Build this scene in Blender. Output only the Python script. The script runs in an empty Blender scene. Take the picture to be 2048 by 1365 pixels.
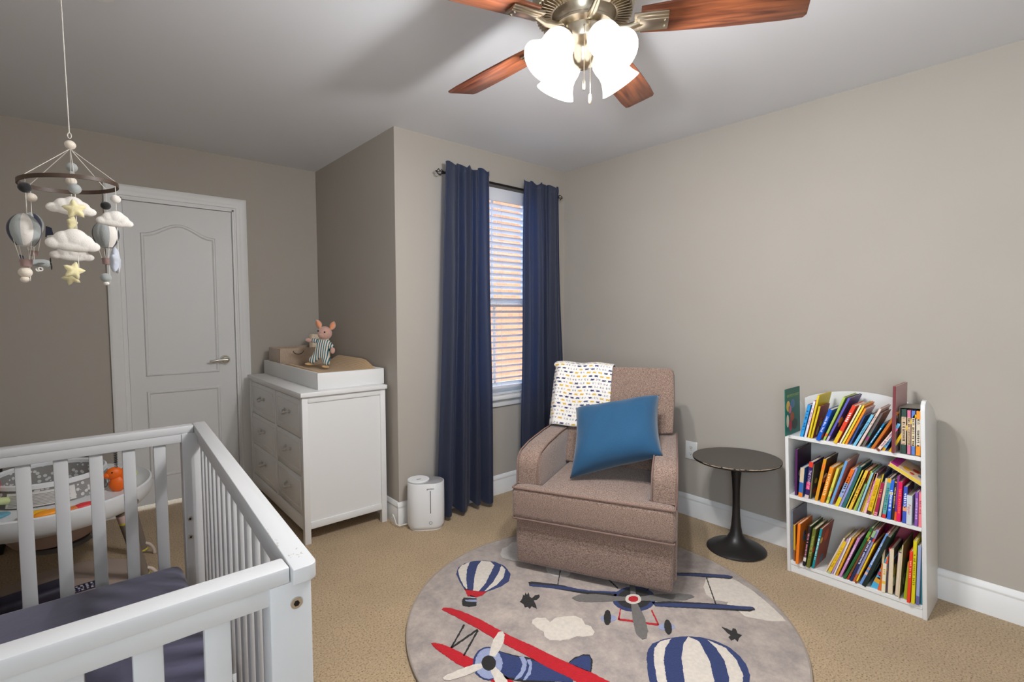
import bpy, bmesh, math, random
from mathutils import Vector, Matrix, Euler
PI = math.pi
sc = bpy.context.scene
COL = sc.collection

# ------------------------------------------------------------------ camera
cam = bpy.data.cameras.new('camera'); cam_ob = bpy.data.objects.new('camera', cam)
COL.objects.link(cam_ob); sc.camera = cam_ob
cam.sensor_width = 36.0; cam.lens = 997.07 / 2048 * 36; cam.clip_start = 0.02
cam_ob.location = (0, 0, 1.3262)
cam_ob.rotation_euler = (math.radians(90 - 3.309), math.radians(0.06), math.radians(-41.134))

# ------------------------------------------------------------------ view
sc.view_settings.view_transform = 'Standard'; sc.view_settings.look = 'None'
sc.view_settings.gamma = 1; sc.view_settings.use_curve_mapping = False
sc.view_settings.exposure = 0.0
sc.cycles.use_denoising = True
sc.cycles.max_bounces = 10; sc.cycles.diffuse_bounces = 6
sc.cycles.sample_clamp_indirect = 6

# ------------------------------------------------------------------ daylight and added fill
world = bpy.data.worlds.new('sky'); sc.world = world; world.use_nodes = True
wn = world.node_tree.nodes; wn['Background'].inputs[0].default_value = (0.62, 0.8, 1.0, 1)
wn['Background'].inputs[1].default_value = 1.2
def light(name, kind, loc, rot, energy, color, size=None, size_y=None):
    l = bpy.data.lights.new(name, kind); o = bpy.data.objects.new(name, l); COL.objects.link(o)
    o.location = loc; o.rotation_euler = rot; l.energy = energy; l.color = color
    if kind == 'AREA':
        l.shape = 'RECTANGLE'; l.size = size; l.size_y = size_y
    elif kind == 'SUN': l.angle = size or 0.01
    else: l.shadow_soft_size = size or 0.03
    return o
# sun on the brick house across the side yard
light('sun', 'SUN', (0, -3, 8), (math.radians(52), 0, math.radians(14)), 6.0, (1.0, 0.93, 0.84), 0.01)
# sky through the window beside the chair; added fill lamp behind the camera
light('daylight_side_window', 'AREA', (2.35, 4.3, 3.7), (math.radians(-36), 0, 0), 210, (0.5, 0.74, 1.0), 1.6, 1.2)
light('rear_fill_light', 'AREA', (-.85, -.5, 1.45), (math.radians(109), 0, math.radians(-90)), 66, (0.80, 0.9, 1.0), 1.0, 1.35)

# ------------------------------------------------------------------ colours and materials
def lin(c):
    if isinstance(c, (int, float)): c = (c, c, c)
    return tuple(((x / 255) / 12.92 if x / 255 <= .04045 else ((x / 255 + .055) / 1.055) ** 2.4) for x in c) + (1,)
_M = {}
def mat(name, col, rough=.5, metal=0, spec=.5, noise=0, nscale=40, bump=0, bscale=200, bdist=.002, sheen=0, emit=None, emis=0, trans=0, ior=1.45):
    if name in _M: return _M[name]
    m = bpy.data.materials.new(name); m.use_nodes = True; nt = m.node_tree; N = nt.nodes; L = nt.links
    b = N['Principled BSDF']; c = lin(col)
    b.inputs['Base Color'].default_value = c; b.inputs['Roughness'].default_value = rough
    b.inputs['Metallic'].default_value = metal; b.inputs['Specular IOR Level'].default_value = spec
    b.inputs['Sheen Weight'].default_value = sheen; b.inputs['Transmission Weight'].default_value = trans; b.inputs['IOR'].default_value = ior
    if emit: b.inputs['Emission Color'].default_value = lin(emit); b.inputs['Emission Strength'].default_value = emis
    if noise or bump:
        tc = N.new('ShaderNodeTexCoord')
    if noise:
        n = N.new('ShaderNodeTexNoise'); n.inputs['Scale'].default_value = nscale; n.inputs['Detail'].default_value = 6
        L.new(tc.outputs['Object'], n.inputs['Vector'])
        r = N.new('ShaderNodeValToRGB'); r.color_ramp.elements[0].position = .3; r.color_ramp.elements[1].position = .7
        r.color_ramp.elements[0].color = tuple(x * (1 - noise) for x in c[:3]) + (1,)
        r.color_ramp.elements[1].color = tuple(min(1, x * (1 + noise)) for x in c[:3]) + (1,)
        L.new(n.outputs['Fac'], r.inputs['Fac']); L.new(r.outputs['Color'], b.inputs['Base Color'])
    if bump:
        n2 = N.new('ShaderNodeTexNoise'); n2.inputs['Scale'].default_value = bscale; n2.inputs['Detail'].default_value = 3
        L.new(tc.outputs['Object'], n2.inputs['Vector'])
        bp = N.new('ShaderNodeBump'); bp.inputs['Strength'].default_value = bump; bp.inputs['Distance'].default_value = bdist
        L.new(n2.outputs['Fac'], bp.inputs['Height']); L.new(bp.outputs['Normal'], b.inputs['Normal'])
    _M[name] = m; return m
def nodes(m): return m.node_tree.nodes, m.node_tree.links, m.node_tree.nodes['Principled BSDF']

# ------------------------------------------------------------------ mesh builder
class MB:
    def __init__(s): s.bm = bmesh.new()
    def add(s, t, mi=0, M=None):
        if M is not None: bmesh.ops.transform(t, matrix=M, verts=t.verts)
        for f in t.faces: f.material_index = mi; f.smooth = True
        me = bpy.data.meshes.new('tmp'); t.to_mesh(me); t.free(); s.bm.from_mesh(me); bpy.data.meshes.remove(me)
        return s
    def box(s, x0, x1, y0, y1, z0, z1, mi=0, bev=0, seg=2, M=None):
        t = bmesh.new(); bmesh.ops.create_cube(t, size=1)
        bmesh.ops.transform(t, matrix=Matrix.Translation(((x0+x1)/2, (y0+y1)/2, (z0+z1)/2)) @ Matrix.Diagonal((x1-x0, y1-y0, z1-z0, 1)), verts=t.verts)
        if bev: bmesh.ops.bevel(t, geom=t.edges[:], offset=bev, segments=seg, affect='EDGES', profile=.5, clamp_overlap=True)
        return s.add(t, mi, M)
    def prism(s, pts, d, mi=0, M=None, bev=0, seg=2):
        t = bmesh.new(); vs = [t.verts.new((p[0], p[1], 0)) for p in pts]; f = t.faces.new(vs)
        r = bmesh.ops.extrude_face_region(t, geom=[f])
        bmesh.ops.translate(t, vec=(0, 0, d), verts=[v for v in r['geom'] if isinstance(v, bmesh.types.BMVert)])
        bmesh.ops.recalc_face_normals(t, faces=t.faces)
        if bev: bmesh.ops.bevel(t, geom=t.edges[:], offset=bev, segments=seg, affect='EDGES', profile=.5, clamp_overlap=True)
        return s.add(t, mi, M)
    def lathe(s, prof, n=32, mi=0, M=None, caps=True):
        t = bmesh.new(); rings = []
        for r, z in prof:
            rings.append([t.verts.new((r * math.cos(2*PI*i/n), r * math.sin(2*PI*i/n), z)) for i in range(n)] if r > 1e-6 else [t.verts.new((0, 0, z))])
        for a, b in zip(rings, rings[1:]):
            for i in range(n):
                j = (i + 1) % n
                if len(a) == 1 and len(b) == 1: continue
                if len(a) == 1: t.faces.new((a[0], b[j], b[i]))
                elif len(b) == 1: t.faces.new((a[i], a[j], b[0]))
                else: t.faces.new((a[i], a[j], b[j], b[i]))
        if caps:
            if len(rings[0]) > 1: t.faces.new(rings[0][::-1])
            if len(rings[-1]) > 1: t.faces.new(rings[-1])
        bmesh.ops.recalc_face_normals(t, faces=t.faces)
        return s.add(t, mi, M)
    def cyl(s, a, b, r, mi=0, n=20, r2=None, M=None):
        a = Vector(a); b = Vector(b); d = b - a
        Q = Matrix.Translation(a) @ d.to_track_quat('Z', 'Y').to_matrix().to_4x4()
        return s.lathe([(r, 0), (r if r2 is None else r2, d.length)], n, mi, (M @ Q) if M is not None else Q)
    def ell(s, c, r, mi=0, M=None, u=20, v=12):
        t = bmesh.new(); bmesh.ops.create_uvsphere(t, u_segments=u, v_segments=v, radius=1)
        if isinstance(r, (int, float)): r = (r, r, r)
        Q = Matrix.Translation(c) @ (M if M is not None else Matrix.Identity(4)) @ Matrix.Diagonal((r[0], r[1], r[2], 1))
        return s.add(t, mi, Q)
    def tube(s, pts, r, mi=0, n=8, closed=False, M=None):
        pts = [Vector(p) for p in pts]; t = bmesh.new(); k = len(pts); rings = []
        up = None
        for i, p in enumerate(pts):
            a = pts[(i-1) % k] if (closed or i) else p; b = pts[(i+1) % k] if (closed or i < k-1) else p
            d = (b - a).normalized()
            if up is None: up = d.orthogonal().normalized()
            up = (up - d * up.dot(d)); up = up.normalized() if up.length > 1e-6 else d.orthogonal().normalized()
            w = d.cross(up); rr = r[i] if isinstance(r, (list, tuple)) else r
            rings.append([t.verts.new(p + (up * math.cos(2*PI*j/n) + w * math.sin(2*PI*j/n)) * rr) for j in range(n)])
        for i in range(k if closed else k-1):
            a = rings[i]; b = rings[(i+1) % k]
            for j in range(n): t.faces.new((a[j], a[(j+1) % n], b[(j+1) % n], b[j]))
        if not closed: t.faces.new(rings[0][::-1]); t.faces.new(rings[-1])
        bmesh.ops.recalc_face_normals(t, faces=t.faces)
        return s.add(t, mi, M)
    def surf(s, fn, nu, nv, mi=0, thick=0, cu=False, M=None):
        t = bmesh.new(); g = [[t.verts.new(fn(i / (nu if cu else nu - 1), j / (nv - 1))) for j in range(nv)] for i in range(nu)]
        for i in range(nu if cu else nu - 1):
            for j in range(nv - 1):
                t.faces.new((g[i][j], g[(i+1) % nu][j], g[(i+1) % nu][j+1], g[i][j+1]))
        bmesh.ops.recalc_face_normals(t, faces=t.faces)
        if thick: bmesh.ops.solidify(t, geom=t.faces[:], thickness=thick)
        return s.add(t, mi, M)
    def text(s, body, size, M, mi=0, depth=.0003, fit=None):
        cu = bpy.data.curves.new('txt', 'FONT'); cu.body = body; cu.size = size; cu.resolution_u = 1
        cu.align_x = 'CENTER'; cu.align_y = 'CENTER'; cu.extrude = depth
        o = bpy.data.objects.new('txt', cu); me = bpy.data.meshes.new_from_object(o)
        t = bmesh.new(); t.from_mesh(me); bpy.data.objects.remove(o); bpy.data.curves.remove(cu); bpy.data.meshes.remove(me)
        if fit and t.verts:
            w = max(v.co.x for v in t.verts) - min(v.co.x for v in t.verts)
            if w > fit: bmesh.ops.scale(t, vec=(fit / w, fit / w, 1), verts=t.verts)
        return s.add(t, mi, M)
    def build(s, name, mats, parent=None, angle=40, loc=None):
        me = bpy.data.meshes.new(name); s.bm.to_mesh(me); s.bm.free()
        for m in (mats if isinstance(mats, (list, tuple)) else [mats]): me.materials.append(m)
        if angle < 180: me.set_sharp_from_angle(angle=math.radians(angle))
        o = bpy.data.objects.new(name, me); COL.objects.link(o)
        if parent is not None: o.parent = parent
        if loc: o.location = loc
        return o
def tag(o, label=None, cat=None, group=None, kind=None):
    if label: o['label'] = label
    if cat: o['category'] = cat
    if group: o['group'] = group
    if kind: o['kind'] = kind
    return o
def empty(name, loc, rz=0, label=None, cat=None, group=None):
    o = bpy.data.objects.new(name, None); COL.objects.link(o); o.location = loc; o.rotation_euler = (0, 0, rz)
    o.empty_display_size = .1
    return tag(o, label, cat, group)
def T(x, y, z): return Matrix.Translation((x, y, z))
def R(a, ax): return Matrix.Rotation(math.radians(a), 4, ax)

# ------------------------------------------------------------------ measures of the room
XR, YW, YD, XC, H = 2.9715, 2.763, 4.062, 1.475, 2.44
XL, YF = -0.62, -1.25
WX0, WX1, WZ0, WZ1 = 1.96, 2.68, .73, 2.225      # side window opening
white = mat('white_paint', (226, 226, 224), .38)
trim = mat('trim_paint', (228, 228, 227), .4)
crib_white = mat('crib_lacquer', (194, 194, 194), .42)
wall_m = mat('taupe_wall_paint', (175, 168, 158), .75, spec=.25, noise=.015, nscale=3, bump=.08, bscale=350, bdist=.0006)
ceil_m = mat('ceiling_paint', (220, 221, 224), .9, spec=.15, bump=.06, bscale=300, bdist=.0006)
steel = mat('brushed_nickel', (205, 200, 190), .28, 1)
black_metal = mat('dark_iron', (38, 34, 32), .4, .6)

# ---- carpet
carpet = mat('beige_carpet', (186, 163, 134), .95, spec=.1, sheen=.15)
N, L, b = nodes(carpet)
tc = N.new('ShaderNodeTexCoord'); n1 = N.new('ShaderNodeTexNoise'); n1.inputs['Scale'].default_value = 140; n1.inputs['Detail'].default_value = 5; n1.inputs['Roughness'].default_value = .65
n2 = N.new('ShaderNodeTexNoise'); n2.inputs['Scale'].default_value = 3.2; n2.inputs['Detail'].default_value = 4
for n in (n1, n2): L.new(tc.outputs['Object'], n.inputs['Vector'])
r1 = N.new('ShaderNodeValToRGB'); e = r1.color_ramp.elements
e[0].position = .34; e[0].color = lin((96, 76, 54)); e[1].position = .60; e[1].color = lin((192, 168, 136))
e2 = r1.color_ramp.elements.new(.44); e2.color = lin((174, 150, 118))
mx = N.new('ShaderNodeMixRGB'); mx.blend_type = 'MULTIPLY'; mx.inputs[0].default_value = .35
r2 = N.new('ShaderNodeValToRGB'); r2.color_ramp.elements[0].position = .35; r2.color_ramp.elements[0].color = (.72, .72, .72, 1); r2.color_ramp.elements[1].position = .65
L.new(n1.outputs['Fac'], r1.inputs['Fac']); L.new(n2.outputs['Fac'], r2.inputs['Fac'])
L.new(r1.outputs['Color'], mx.inputs[1]); L.new(r2.outputs['Color'], mx.inputs[2]); L.new(mx.outputs['Color'], b.inputs['Base Color'])
bp = N.new('ShaderNodeBump'); bp.inputs['Strength'].default_value = .8; bp.inputs['Distance'].default_value = .006
L.new(n1.outputs['Fac'], bp.inputs['Height']); L.new(bp.outputs['Normal'], b.inputs['Normal'])

# ------------------------------------------------------------------ room shell
def struct(name, m, mats, parent=None, angle=40):
    o = m.build(name, mats, parent, angle)
    if parent is None: o['kind'] = 'structure'
    return o
W = .14
m = MB(); m.box(XL - W, XR + W, YF - W, YW + W, -.12, 0).box(XL - W, XC + W, YW + W, YD + W, -.12, 0); struct('floor', m, carpet)
m = MB(); m.box(XL - W, XR + W, YF - W, YW + W, H, H + .12).box(XL - W, XC + W, YW + W, YD + W, H, H + .12); struct('ceiling', m, ceil_m)
m = MB(); m.box(XR, XR + W, YF - W, YW + W, 0, H); struct('wall_right', m, wall_m)
# door wall with the door opening
DX0, DX1, DZ = .235, .885, 2.062
m = MB(); m.box(XL - W, DX0, YD, YD + W, 0, H).box(DX1, XC + W, YD, YD + W, 0, H).box(DX0, DX1, YD, YD + W, DZ, H); struct('wall_back', m, wall_m)
m = MB(); m.box(XC, XC + W, YW + W, YD, 0, H); struct('wall_alcove', m, wall_m)
m = MB(); m.box(XC, WX0, YW, YW + W, 0, H).box(WX1, XR, YW, YW + W, 0, H).box(WX0, WX1, YW, YW + W, 0, WZ0).box(WX0, WX1, YW, YW + W, WZ1, H)
m.bm.verts.ensure_lookup_table()
struct('wall_window', m, wall_m)
RY0, RY1, RZ0, RZ1 = -1.02, .02, .75, 2.15
m = MB(); m.box(XL - W, XL, YF - W, RY0, 0, H).box(XL - W, XL, RY1, YD, 0, H).box(XL - W, XL, RY0, RY1, 0, RZ0).box(XL - W, XL, RY0, RY1, RZ1, H); struct('wall_left', m, wall_m)
m = MB(); m.box(XL, XR, YF - W, YF, 0, H); struct('wall_front', m, wall_m)

# ---- baseboards: moulded profile, 14 cm high
BBP = [(0, 0), (.015, 0), (.015, .098), (.0125, .103), (.0125, .108), (.0145, .112), (.0145, .118), (.009, .126), (.007, .134), (.003, .139), (0, .14)]
def baseboard(name, a, b, nrm):
    a = Vector(a + (0,)); b = Vector(b + (0,)); d = (b - a); nrm = Vector(nrm + (0,))
    M = Matrix(((nrm.x, 0, d.normalized().x, a.x), (nrm.y, 0, d.normalized().y, a.y), (0, 1, 0, 0), (0, 0, 0, 1)))
    m = MB(); m.prism(BBP, d.length, 0, M); bmesh.ops.recalc_face_normals(m.bm, faces=m.bm.faces); struct(name, m, trim)
baseboard('baseboard_right', (XR, YF), (XR, YW), (-1, 0))
baseboard('baseboard_window', (XC - .015, YW), (XR - .015, YW), (0, -1))
baseboard('baseboard_alcove', (XC, YW), (XC, YD), (-1, 0))
baseboard('baseboard_back', (XL, YD), (.157, YD), (0, -1))
baseboard('baseboard_left', (XL, YF), (XL, YD - .015), (1, 0))
baseboard('baseboard_front', (XL + .015, YF), (XR - .015, YF), (0, 1))

# ---- door: two moulded panels (the upper one arched), lever handle, moulded casing
def casing(name, x0, x1, z1, w, y):
    prof = [(0, 0), (0, .018), (.012, .022), (.02, .018), (.034, .018), (.044, .013), (w - .014, .011), (w - .01, .006), (w, .004), (w, 0)]
    m = MB(); t = bmesh.new()
    path = [(x0, 0, -1), (x0, z1, -1), (x1, z1, 1), (x1, 0, 1)]
    rings = []
    for k, (x, z, sx) in enumerate(path):
        ring = []
        for u, d in prof:
            off = w - u
            px = x + sx * off; pz = z + (off if k in (1, 2) else 0)
            ring.append(t.verts.new((px, y - d, pz)))
        rings.append(ring)
    for a, b2 in zip(rings, rings[1:]):
        for i in range(len(prof) - 1): t.faces.new((a[i], a[i+1], b2[i+1], b2[i]))
    bmesh.ops.recalc_face_normals(t, faces=t.faces); m.add(t)
    # jamb lining and stop
    m.box(x0 - .001, x0 + .012, y, y + .13, 0, z1).box(x1 - .012, x1 + .001, y, y + .13, 0, z1).box(x0, x1, y, y + .13, z1 - .012, z1 + .001)
    return struct(name, m, trim)
casing('trim_1', DX0, DX1, DZ, .078, YD)
m = MB()
dx0, dx1, dz0, dz1, dy = DX0 + .014, DX1 - .014, .035, DZ - .014, YD + .02
m.box(dx0, dx1, dy, dy + .035, dz0, dz1, 0, .002)
def arch_pts(x0, x1, z0, z1, rise, ins):
    x0 += ins; x1 -= ins; z0 += ins
    pts = [(x0, z0), (x1, z0)]
    k = 24
    for i in range(k + 1):
        u = i / k; x = x1 + (x0 - x1) * u; h = (.5 - .5 * math.cos(2 * PI * u)) ** 1.1
        pts.append((x, z1 - ins - rise * (1 - h)))
    return pts
def raised(m, x0, x1, z0, z1, rise):
    P = [arch_pts(x0, x1, z0, z1, rise, i) for i in (0, .006, .014, .022, .030, .036)]
    D = [0, -.006, -.003, .004, .004, -.001]
    t = bmesh.new(); rings = [[t.verts.new((x, dy - .0002 - (-d if False else d) , z)) for x, z in p] for p, d in zip(P, [0, .009, .009, .0005, .0005, .0005])]
    n = len(rings[0])
    for a, b2 in zip(rings, rings[1:]):
        for i in range(n): t.faces.new((a[i], a[(i+1) % n], b2[(i+1) % n], b2[i]))
    t.faces.new(rings[-1]); bmesh.ops.recalc_face_normals(t, faces=t.faces); m.add(t)
raised(m, .335, .765, .90, 1.925, .075)
raised(m, .335, .765, .21, .80, 0)
door = struct('door_1', m, mat('door_paint', (222, 222, 221), .42, bump=.12, bscale=(60), bdist=.0012), None, 9)
m = MB(); hx, hz = .802, .985
m.cyl((hx, dy, hz), (hx, dy - .012, hz), .033, n=32).cyl((hx, dy - .012, hz), (hx, dy - .02, hz), .026, n=32, r2=.02).cyl((hx, dy - .018, hz), (hx, dy - .055, hz), .012)
m.tube([(hx + .008, dy - .052, hz), (hx - .02, dy - .054, hz + .002), (hx - .055, dy - .054, hz + .003), (hx - .085, dy - .052, hz - .004), (hx - .105, dy - .048, hz - .002)], [.013, .011, .009, .009, .006], n=12)
m.build('handle', steel, door)
m = MB(); m.box(DX0 - .3, DX1 + .3, YD + .75, YD + .8, -.1, 2.5); struct('wall_hall', m, wall_m)
m = MB(); m.box(DX0 - .3, DX1 + .3, YD + W, YD + .75, -.12, 0); struct('floor_hall', m, mat('hall_floor', (200, 200, 205), .5))
light('hall_daylight', 'AREA', ((DX0 + DX1) / 2, YD + .45, .5), (0, 0, 0), 4, (.55, .72, 1), .6, .4)

# ---- side window: recess, frame, sashes, glass, sill
frame_w = mat('window_vinyl', (232, 232, 232), .35)
glass = bpy.data.materials.new('window_glass'); glass.use_nodes = True
gn = glass.node_tree.nodes; gl = glass.node_tree.links; gn.remove(gn['Principled BSDF'])
tr = gn.new('ShaderNodeBsdfTransparent'); gs = gn.new('ShaderNodeBsdfGlossy'); gs.inputs['Roughness'].default_value = .02; mxs = gn.new('ShaderNodeMixShader')
mxs.inputs[0].default_value = .06; gl.new(tr.outputs[0], mxs.inputs[1]); gl.new(gs.outputs[0], mxs.inputs[2]); gl.new(mxs.outputs[0], gn['Material Output'].inputs[0])
def window(name, x0, x1, z0, z1, y, ins):     # ins = +1: outside lies towards +Y
    root = bpy.data.objects.new(name, None); COL.objects.link(root); root['kind'] = 'structure'; root.location = ((x0 + x1) / 2, y, z0)
    ox, oz = (x0 + x1) / 2, z0
    a0, a1, h = x0 - ox, x1 - ox, z1 - z0
    ya, yb = (.075, .135) if ins > 0 else (-.135, -.075)
    f = .035
    m = MB(); m.box(a0, a0 + f, ya, yb, 0, h).box(a1 - f, a1, ya, yb, 0, h).box(a0 + f, a1 - f, ya, yb, 0, f).box(a0 + f, a1 - f, ya, yb, h - f, h)
    m.build('window_frame', frame_w, root)
    mid = 1.405 - oz
    g = .03
    for k, (zz0, zz1, yy) in enumerate(((f, mid + .02, ya + .006), (mid - .02, h - f, ya + .03))):
        m = MB(); m.box(a0 + f, a0 + f + g, yy, yy + .022, zz0, zz1).box(a1 - f - g, a1 - f, yy, yy + .022, zz0, zz1).box(a0 + f + g, a1 - f - g, yy, yy + .022, zz0, zz0 + .04).box(a0 + f + g, a1 - f - g, yy, yy + .022, zz1 - .04, zz1)
        sash = m.build('sash', frame_w, root)
        m = MB(); m.box(a0 + f + g, a1 - f - g, yy + .008, yy + .012, zz0 + .04, zz1 - .04); m.build('pane', glass, sash)
        if ins > 0:
            m = MB(); m.box(-.009, .009, yy + .006, yy + .018, zz0 + .04, zz1 - .04); m.build('muntin', frame_w, sash)
    return root
win = window('window_1', WX0, WX1, WZ0, WZ1, YW, 1)
m = MB(); oy = YW
m.box(WX0 - .06 - 2.32, WX1 + .06 - 2.32, -.045, .0, -.032, -.004, 0, .006).box(WX0 - 2.32, WX1 - 2.32, .0, .08, -.0, .002)
m.box(WX0 - .03 - 2.32, WX1 + .03 - 2.32, -.016, 0, -.085, -.032, 0, .005)
m.build('window_sill', trim, win)
w2 = window('window_added', -.52, .52, RZ0, RZ1, 0, 1); w2.location = (XL, (RY0 + RY1) / 2, RZ0); w2.rotation_euler = (0, 0, math.radians(90))  # unseen window, added as an opening for the fill lamp
# brick house across the side yard
brick = mat('orange_brick', (190, 110, 75), .9)
N, L, b = nodes(brick); tc = N.new('ShaderNodeTexCoord'); mp = N.new('ShaderNodeMapping'); mp.inputs['Rotation'].default_value = (math.radians(90), 0, 0)
bt = N.new('ShaderNodeTexBrick'); bt.inputs['Scale'].default_value = 4.2; bt.inputs['Color1'].default_value = lin((222, 160, 128)); bt.inputs['Color2'].default_value = lin((208, 146, 116)); bt.inputs['Mortar'].default_value = lin((216, 166, 140))
L.new(tc.outputs['Object'], mp.inputs[0]); L.new(mp.outputs[0], bt.inputs[0]); L.new(bt.outputs[0], b.inputs['Base Color'])
m = MB(); m.box(1.65, 9.5, YW + 3.0, YW + 3.3, -3, 5.5); o = struct('wall_neighbour', m, brick)
m = MB(); m.box(1.62, 9.5, YW + W + .02, YW + 3.0, -3.2, -3.0); struct('ground', m, mat('yard_grass', (96, 110, 70), .9, noise=.3, nscale=8))
# ------------------------------------------------------------------ window blind
slat_m = mat('blind_slat', (222, 224, 232), .45)
m = MB(); blind = empty('window_blind', (2.32, YW + .035, 2.14), 0, 'white two-inch slat blind lowered over the window between the navy curtains', 'blind')
bz0, bw = .775 - 2.14, .345
hr = MB(); hr.box(-bw, bw, -.03, .03, .0, .055, 0, .004).box(-bw - .005, bw + .005, -.042, -.03, -.03, .06, 0, .003); hr.build('headrail', slat_m, blind)
sl = MB(); z = -.055
while z > bz0 + .03:
    sl.surf(lambda u, v, z=z: Vector((-bw + 2*bw*v, (.5-u)*.05 * .97, z + .006*math.sin(PI*u) + (u-.5)*.016)), 5, 2, thick=.0022)
    z -= .0445
sl.build('slats', slat_m, blind)
br = MB(); br.box(-bw, bw, -.025, .025, bz0 - .008, bz0 + .012, 0, .004); br.build('bottom_rail', slat_m, blind)
for x in (-.22, 0, .22):
    t = MB(); t.tube([(x, -.028, .0), (x, -.028, bz0)], .0012, n=5).tube([(x, .028, 0), (x, .028, bz0)], .0012, n=5); t.build('ladder_cord', slat_m, blind)
t = MB(); t.tube([(-.1, -.036, 0), (-.1, -.036, -.9)], .0012, n=5); t.build('lift_cord', slat_m, blind)

# ------------------------------------------------------------------ curtain rod and the two curtains
rodY, rodZ = YW - .075, 2.205
rod = empty('curtain_rod', (2.3, rodY, rodZ), 0, 'thin dark iron curtain rod with twisted cage finials above the window', 'curtain rod')
m = MB(); m.cyl((-.53, 0, 0), (.515, 0, 0), .008, n=16); m.build('pole', black_metal, rod)
for sx, x in ((-1, -.53), (1, .515)):
    m = MB()
    for k in range(4):
        a = k * PI / 2
        m.tube([(x + sx * .045 * t, .020 * math.sin(PI * t) * math.cos(a + 2.4 * t), .020 * math.sin(PI * t) * math.sin(a + 2.4 * t)) for t in [i / 10 for i in range(11)]], .0024, n=6)
    m.ell((x + sx * .047, 0, 0), .005); m.cyl((x - sx*.004, 0, 0), (x + sx * .004, 0, 0), .0105); m.build('finial', black_metal, rod)
for x in (-.42, .42):
    m = MB(); m.tube([(x, 0, 0), (x, .04, -.004), (x, .073, -.004)], .005).box(x - .012, x + .012, .069, .0745, -.035, .03, 0, .002); m.build('bracket', black_metal, rod)
cloth = bpy.data.materials.new('navy_curtain_cloth'); cloth.use_nodes = True
N, L, b = nodes(cloth); b.inputs['Base Color'].default_value = lin((34, 38, 53)); b.inputs['Roughness'].default_value = .62; b.inputs['Sheen Weight'].default_value = .1
tl = N.new('ShaderNodeBsdfTranslucent'); tl.inputs[0].default_value = lin((8, 112, 222)); ms = N.new('ShaderNodeMixShader'); ms.inputs[0].default_value = .16
L.new(b.outputs[0], ms.inputs[1]); L.new(tl.outputs[0], ms.inputs[2]); L.new(ms.outputs[0], N['Material Output'].inputs[0])
tc = N.new('ShaderNodeTexCoord'); n2 = N.new('ShaderNodeTexNoise'); n2.inputs['Scale'].default_value = 9; n2.inputs['Detail'].default_value = 3
bp = N.new('ShaderNodeBump'); bp.inputs['Strength'].default_value = .25; bp.inputs['Distance'].default_value = .01
L.new(tc.outputs['Object'], n2.inputs['Vector']); L.new(n2.outputs['Fac'], bp.inputs['Height']); L.new(bp.outputs['Normal'], b.inputs['Normal'])
def curtain(label, xt0, xt1, xb0, xb1, zb, folds, ph, seed):
    rnd = random.Random(seed); j = [rnd.uniform(.6, 1.25) for _ in range(folds * 2 + 2)]
    root = empty('curtain', ((xt0 + xt1) / 2, rodY, rodZ), 0, label, 'curtain', 'navy curtains at the window')
    cx = (xt0 + xt1) / 2
    def sheet(u, v, z_top, z_bot):
        # u across, v down
        w = v ** 1.15
        x0 = xt0 + (xb0 - xt0) * w - cx; x1 = xt1 + (xb1 - xt1) * w - cx
        f = (u + .07 * math.sin(2*PI*u*1.2 + ph) * u * (1-u) * 3 + .03 * math.sin(2*PI*u*2.6 + 2*ph)) * folds; f = max(0, min(folds, f)); k = int(min(f * 2, folds * 2)); amp = j[k] * (1 - (f*2 - k)) + j[min(k + 1, len(j) - 1)] * (f*2 - k)
        d = math.sin(2 * PI * f + ph + .5 * v) * (.020 + .022 * v) * amp + .007 * math.sin(2*PI*f*2.3 + 2*v + ph) * (.2 + v)
        d -= .042 + .022 * v
        z = z_top + (z_bot - z_top) * v + (.018 * math.sin(2*PI*f + ph + 1) if v > .99 else 0)
        x = x0 + (x1 - x0) * (u + .012 * math.sin(2*PI*f*2) / folds)
        return Vector((x, d + .004 * math.sin(9 * v + 5 * u), z))
    m = MB(); m.surf(lambda u, v: sheet(u, v, .012, zb - rodZ), folds * 20 + 1, 44)
    m.build('panel', cloth, root, 180)
    # ruffled heading above the rod pocket
    m = MB(); m.surf(lambda u, v: sheet(u, 0, 0, 0) + Vector((0, -.004 * math.sin(v * PI), .012 + v * (.045 + .012 * math.sin(2*PI*u*folds + ph)))), folds * 20 + 1, 5)
    m.build('heading', cloth, root, 180)
curtain('navy curtain on the left side of the window, hanging nearly to the carpet', 1.775, 2.105, 1.68, 2.125, .05, 4, .6, 3)
curtain('navy curtain on the right side of the window, falling behind the armchair', 2.435, 2.79, 2.38, 2.87, .06, 4, 2.2, 8)

# ------------------------------------------------------------------ power outlet
o = empty('power_outlet', (XR, 1.634, .431), 0, 'white duplex power outlet on the wall behind the round black table', 'outlet')
m = MB(); m.box(-.007, 0, -.04, .04, -.058, .058, 0, .003); m.build('cover_plate', white, o)
for s in (-1, 1):
    m = MB(); m.prism([(.014*math.cos(a), max(-.0115, min(.0115, .016*math.sin(a)))) for a in [2*PI*i/24 for i in range(24)]], .002, 0, T(-.007, 0, s*.02) @ R(-90, 'Y') @ R(90, 'Z'))
    m.box(-.0095, -.009, -.007, -.0052, s*.02 - .002, s*.02 + .006, 1).box(-.0095, -.009, .0052, .007, s*.02 - .002, s*.02 + .006, 1).ell((-.0092, 0, s*.02 - .007), (.0006, .0025, .0025), 1)
    m.build('socket', [white, mat('slot_black', (30, 30, 30), .5)], o)
m = MB(); m.ell((-.0075, 0, 0), (.0015, .003, .003)); m.build('screw', steel, o)

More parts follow.
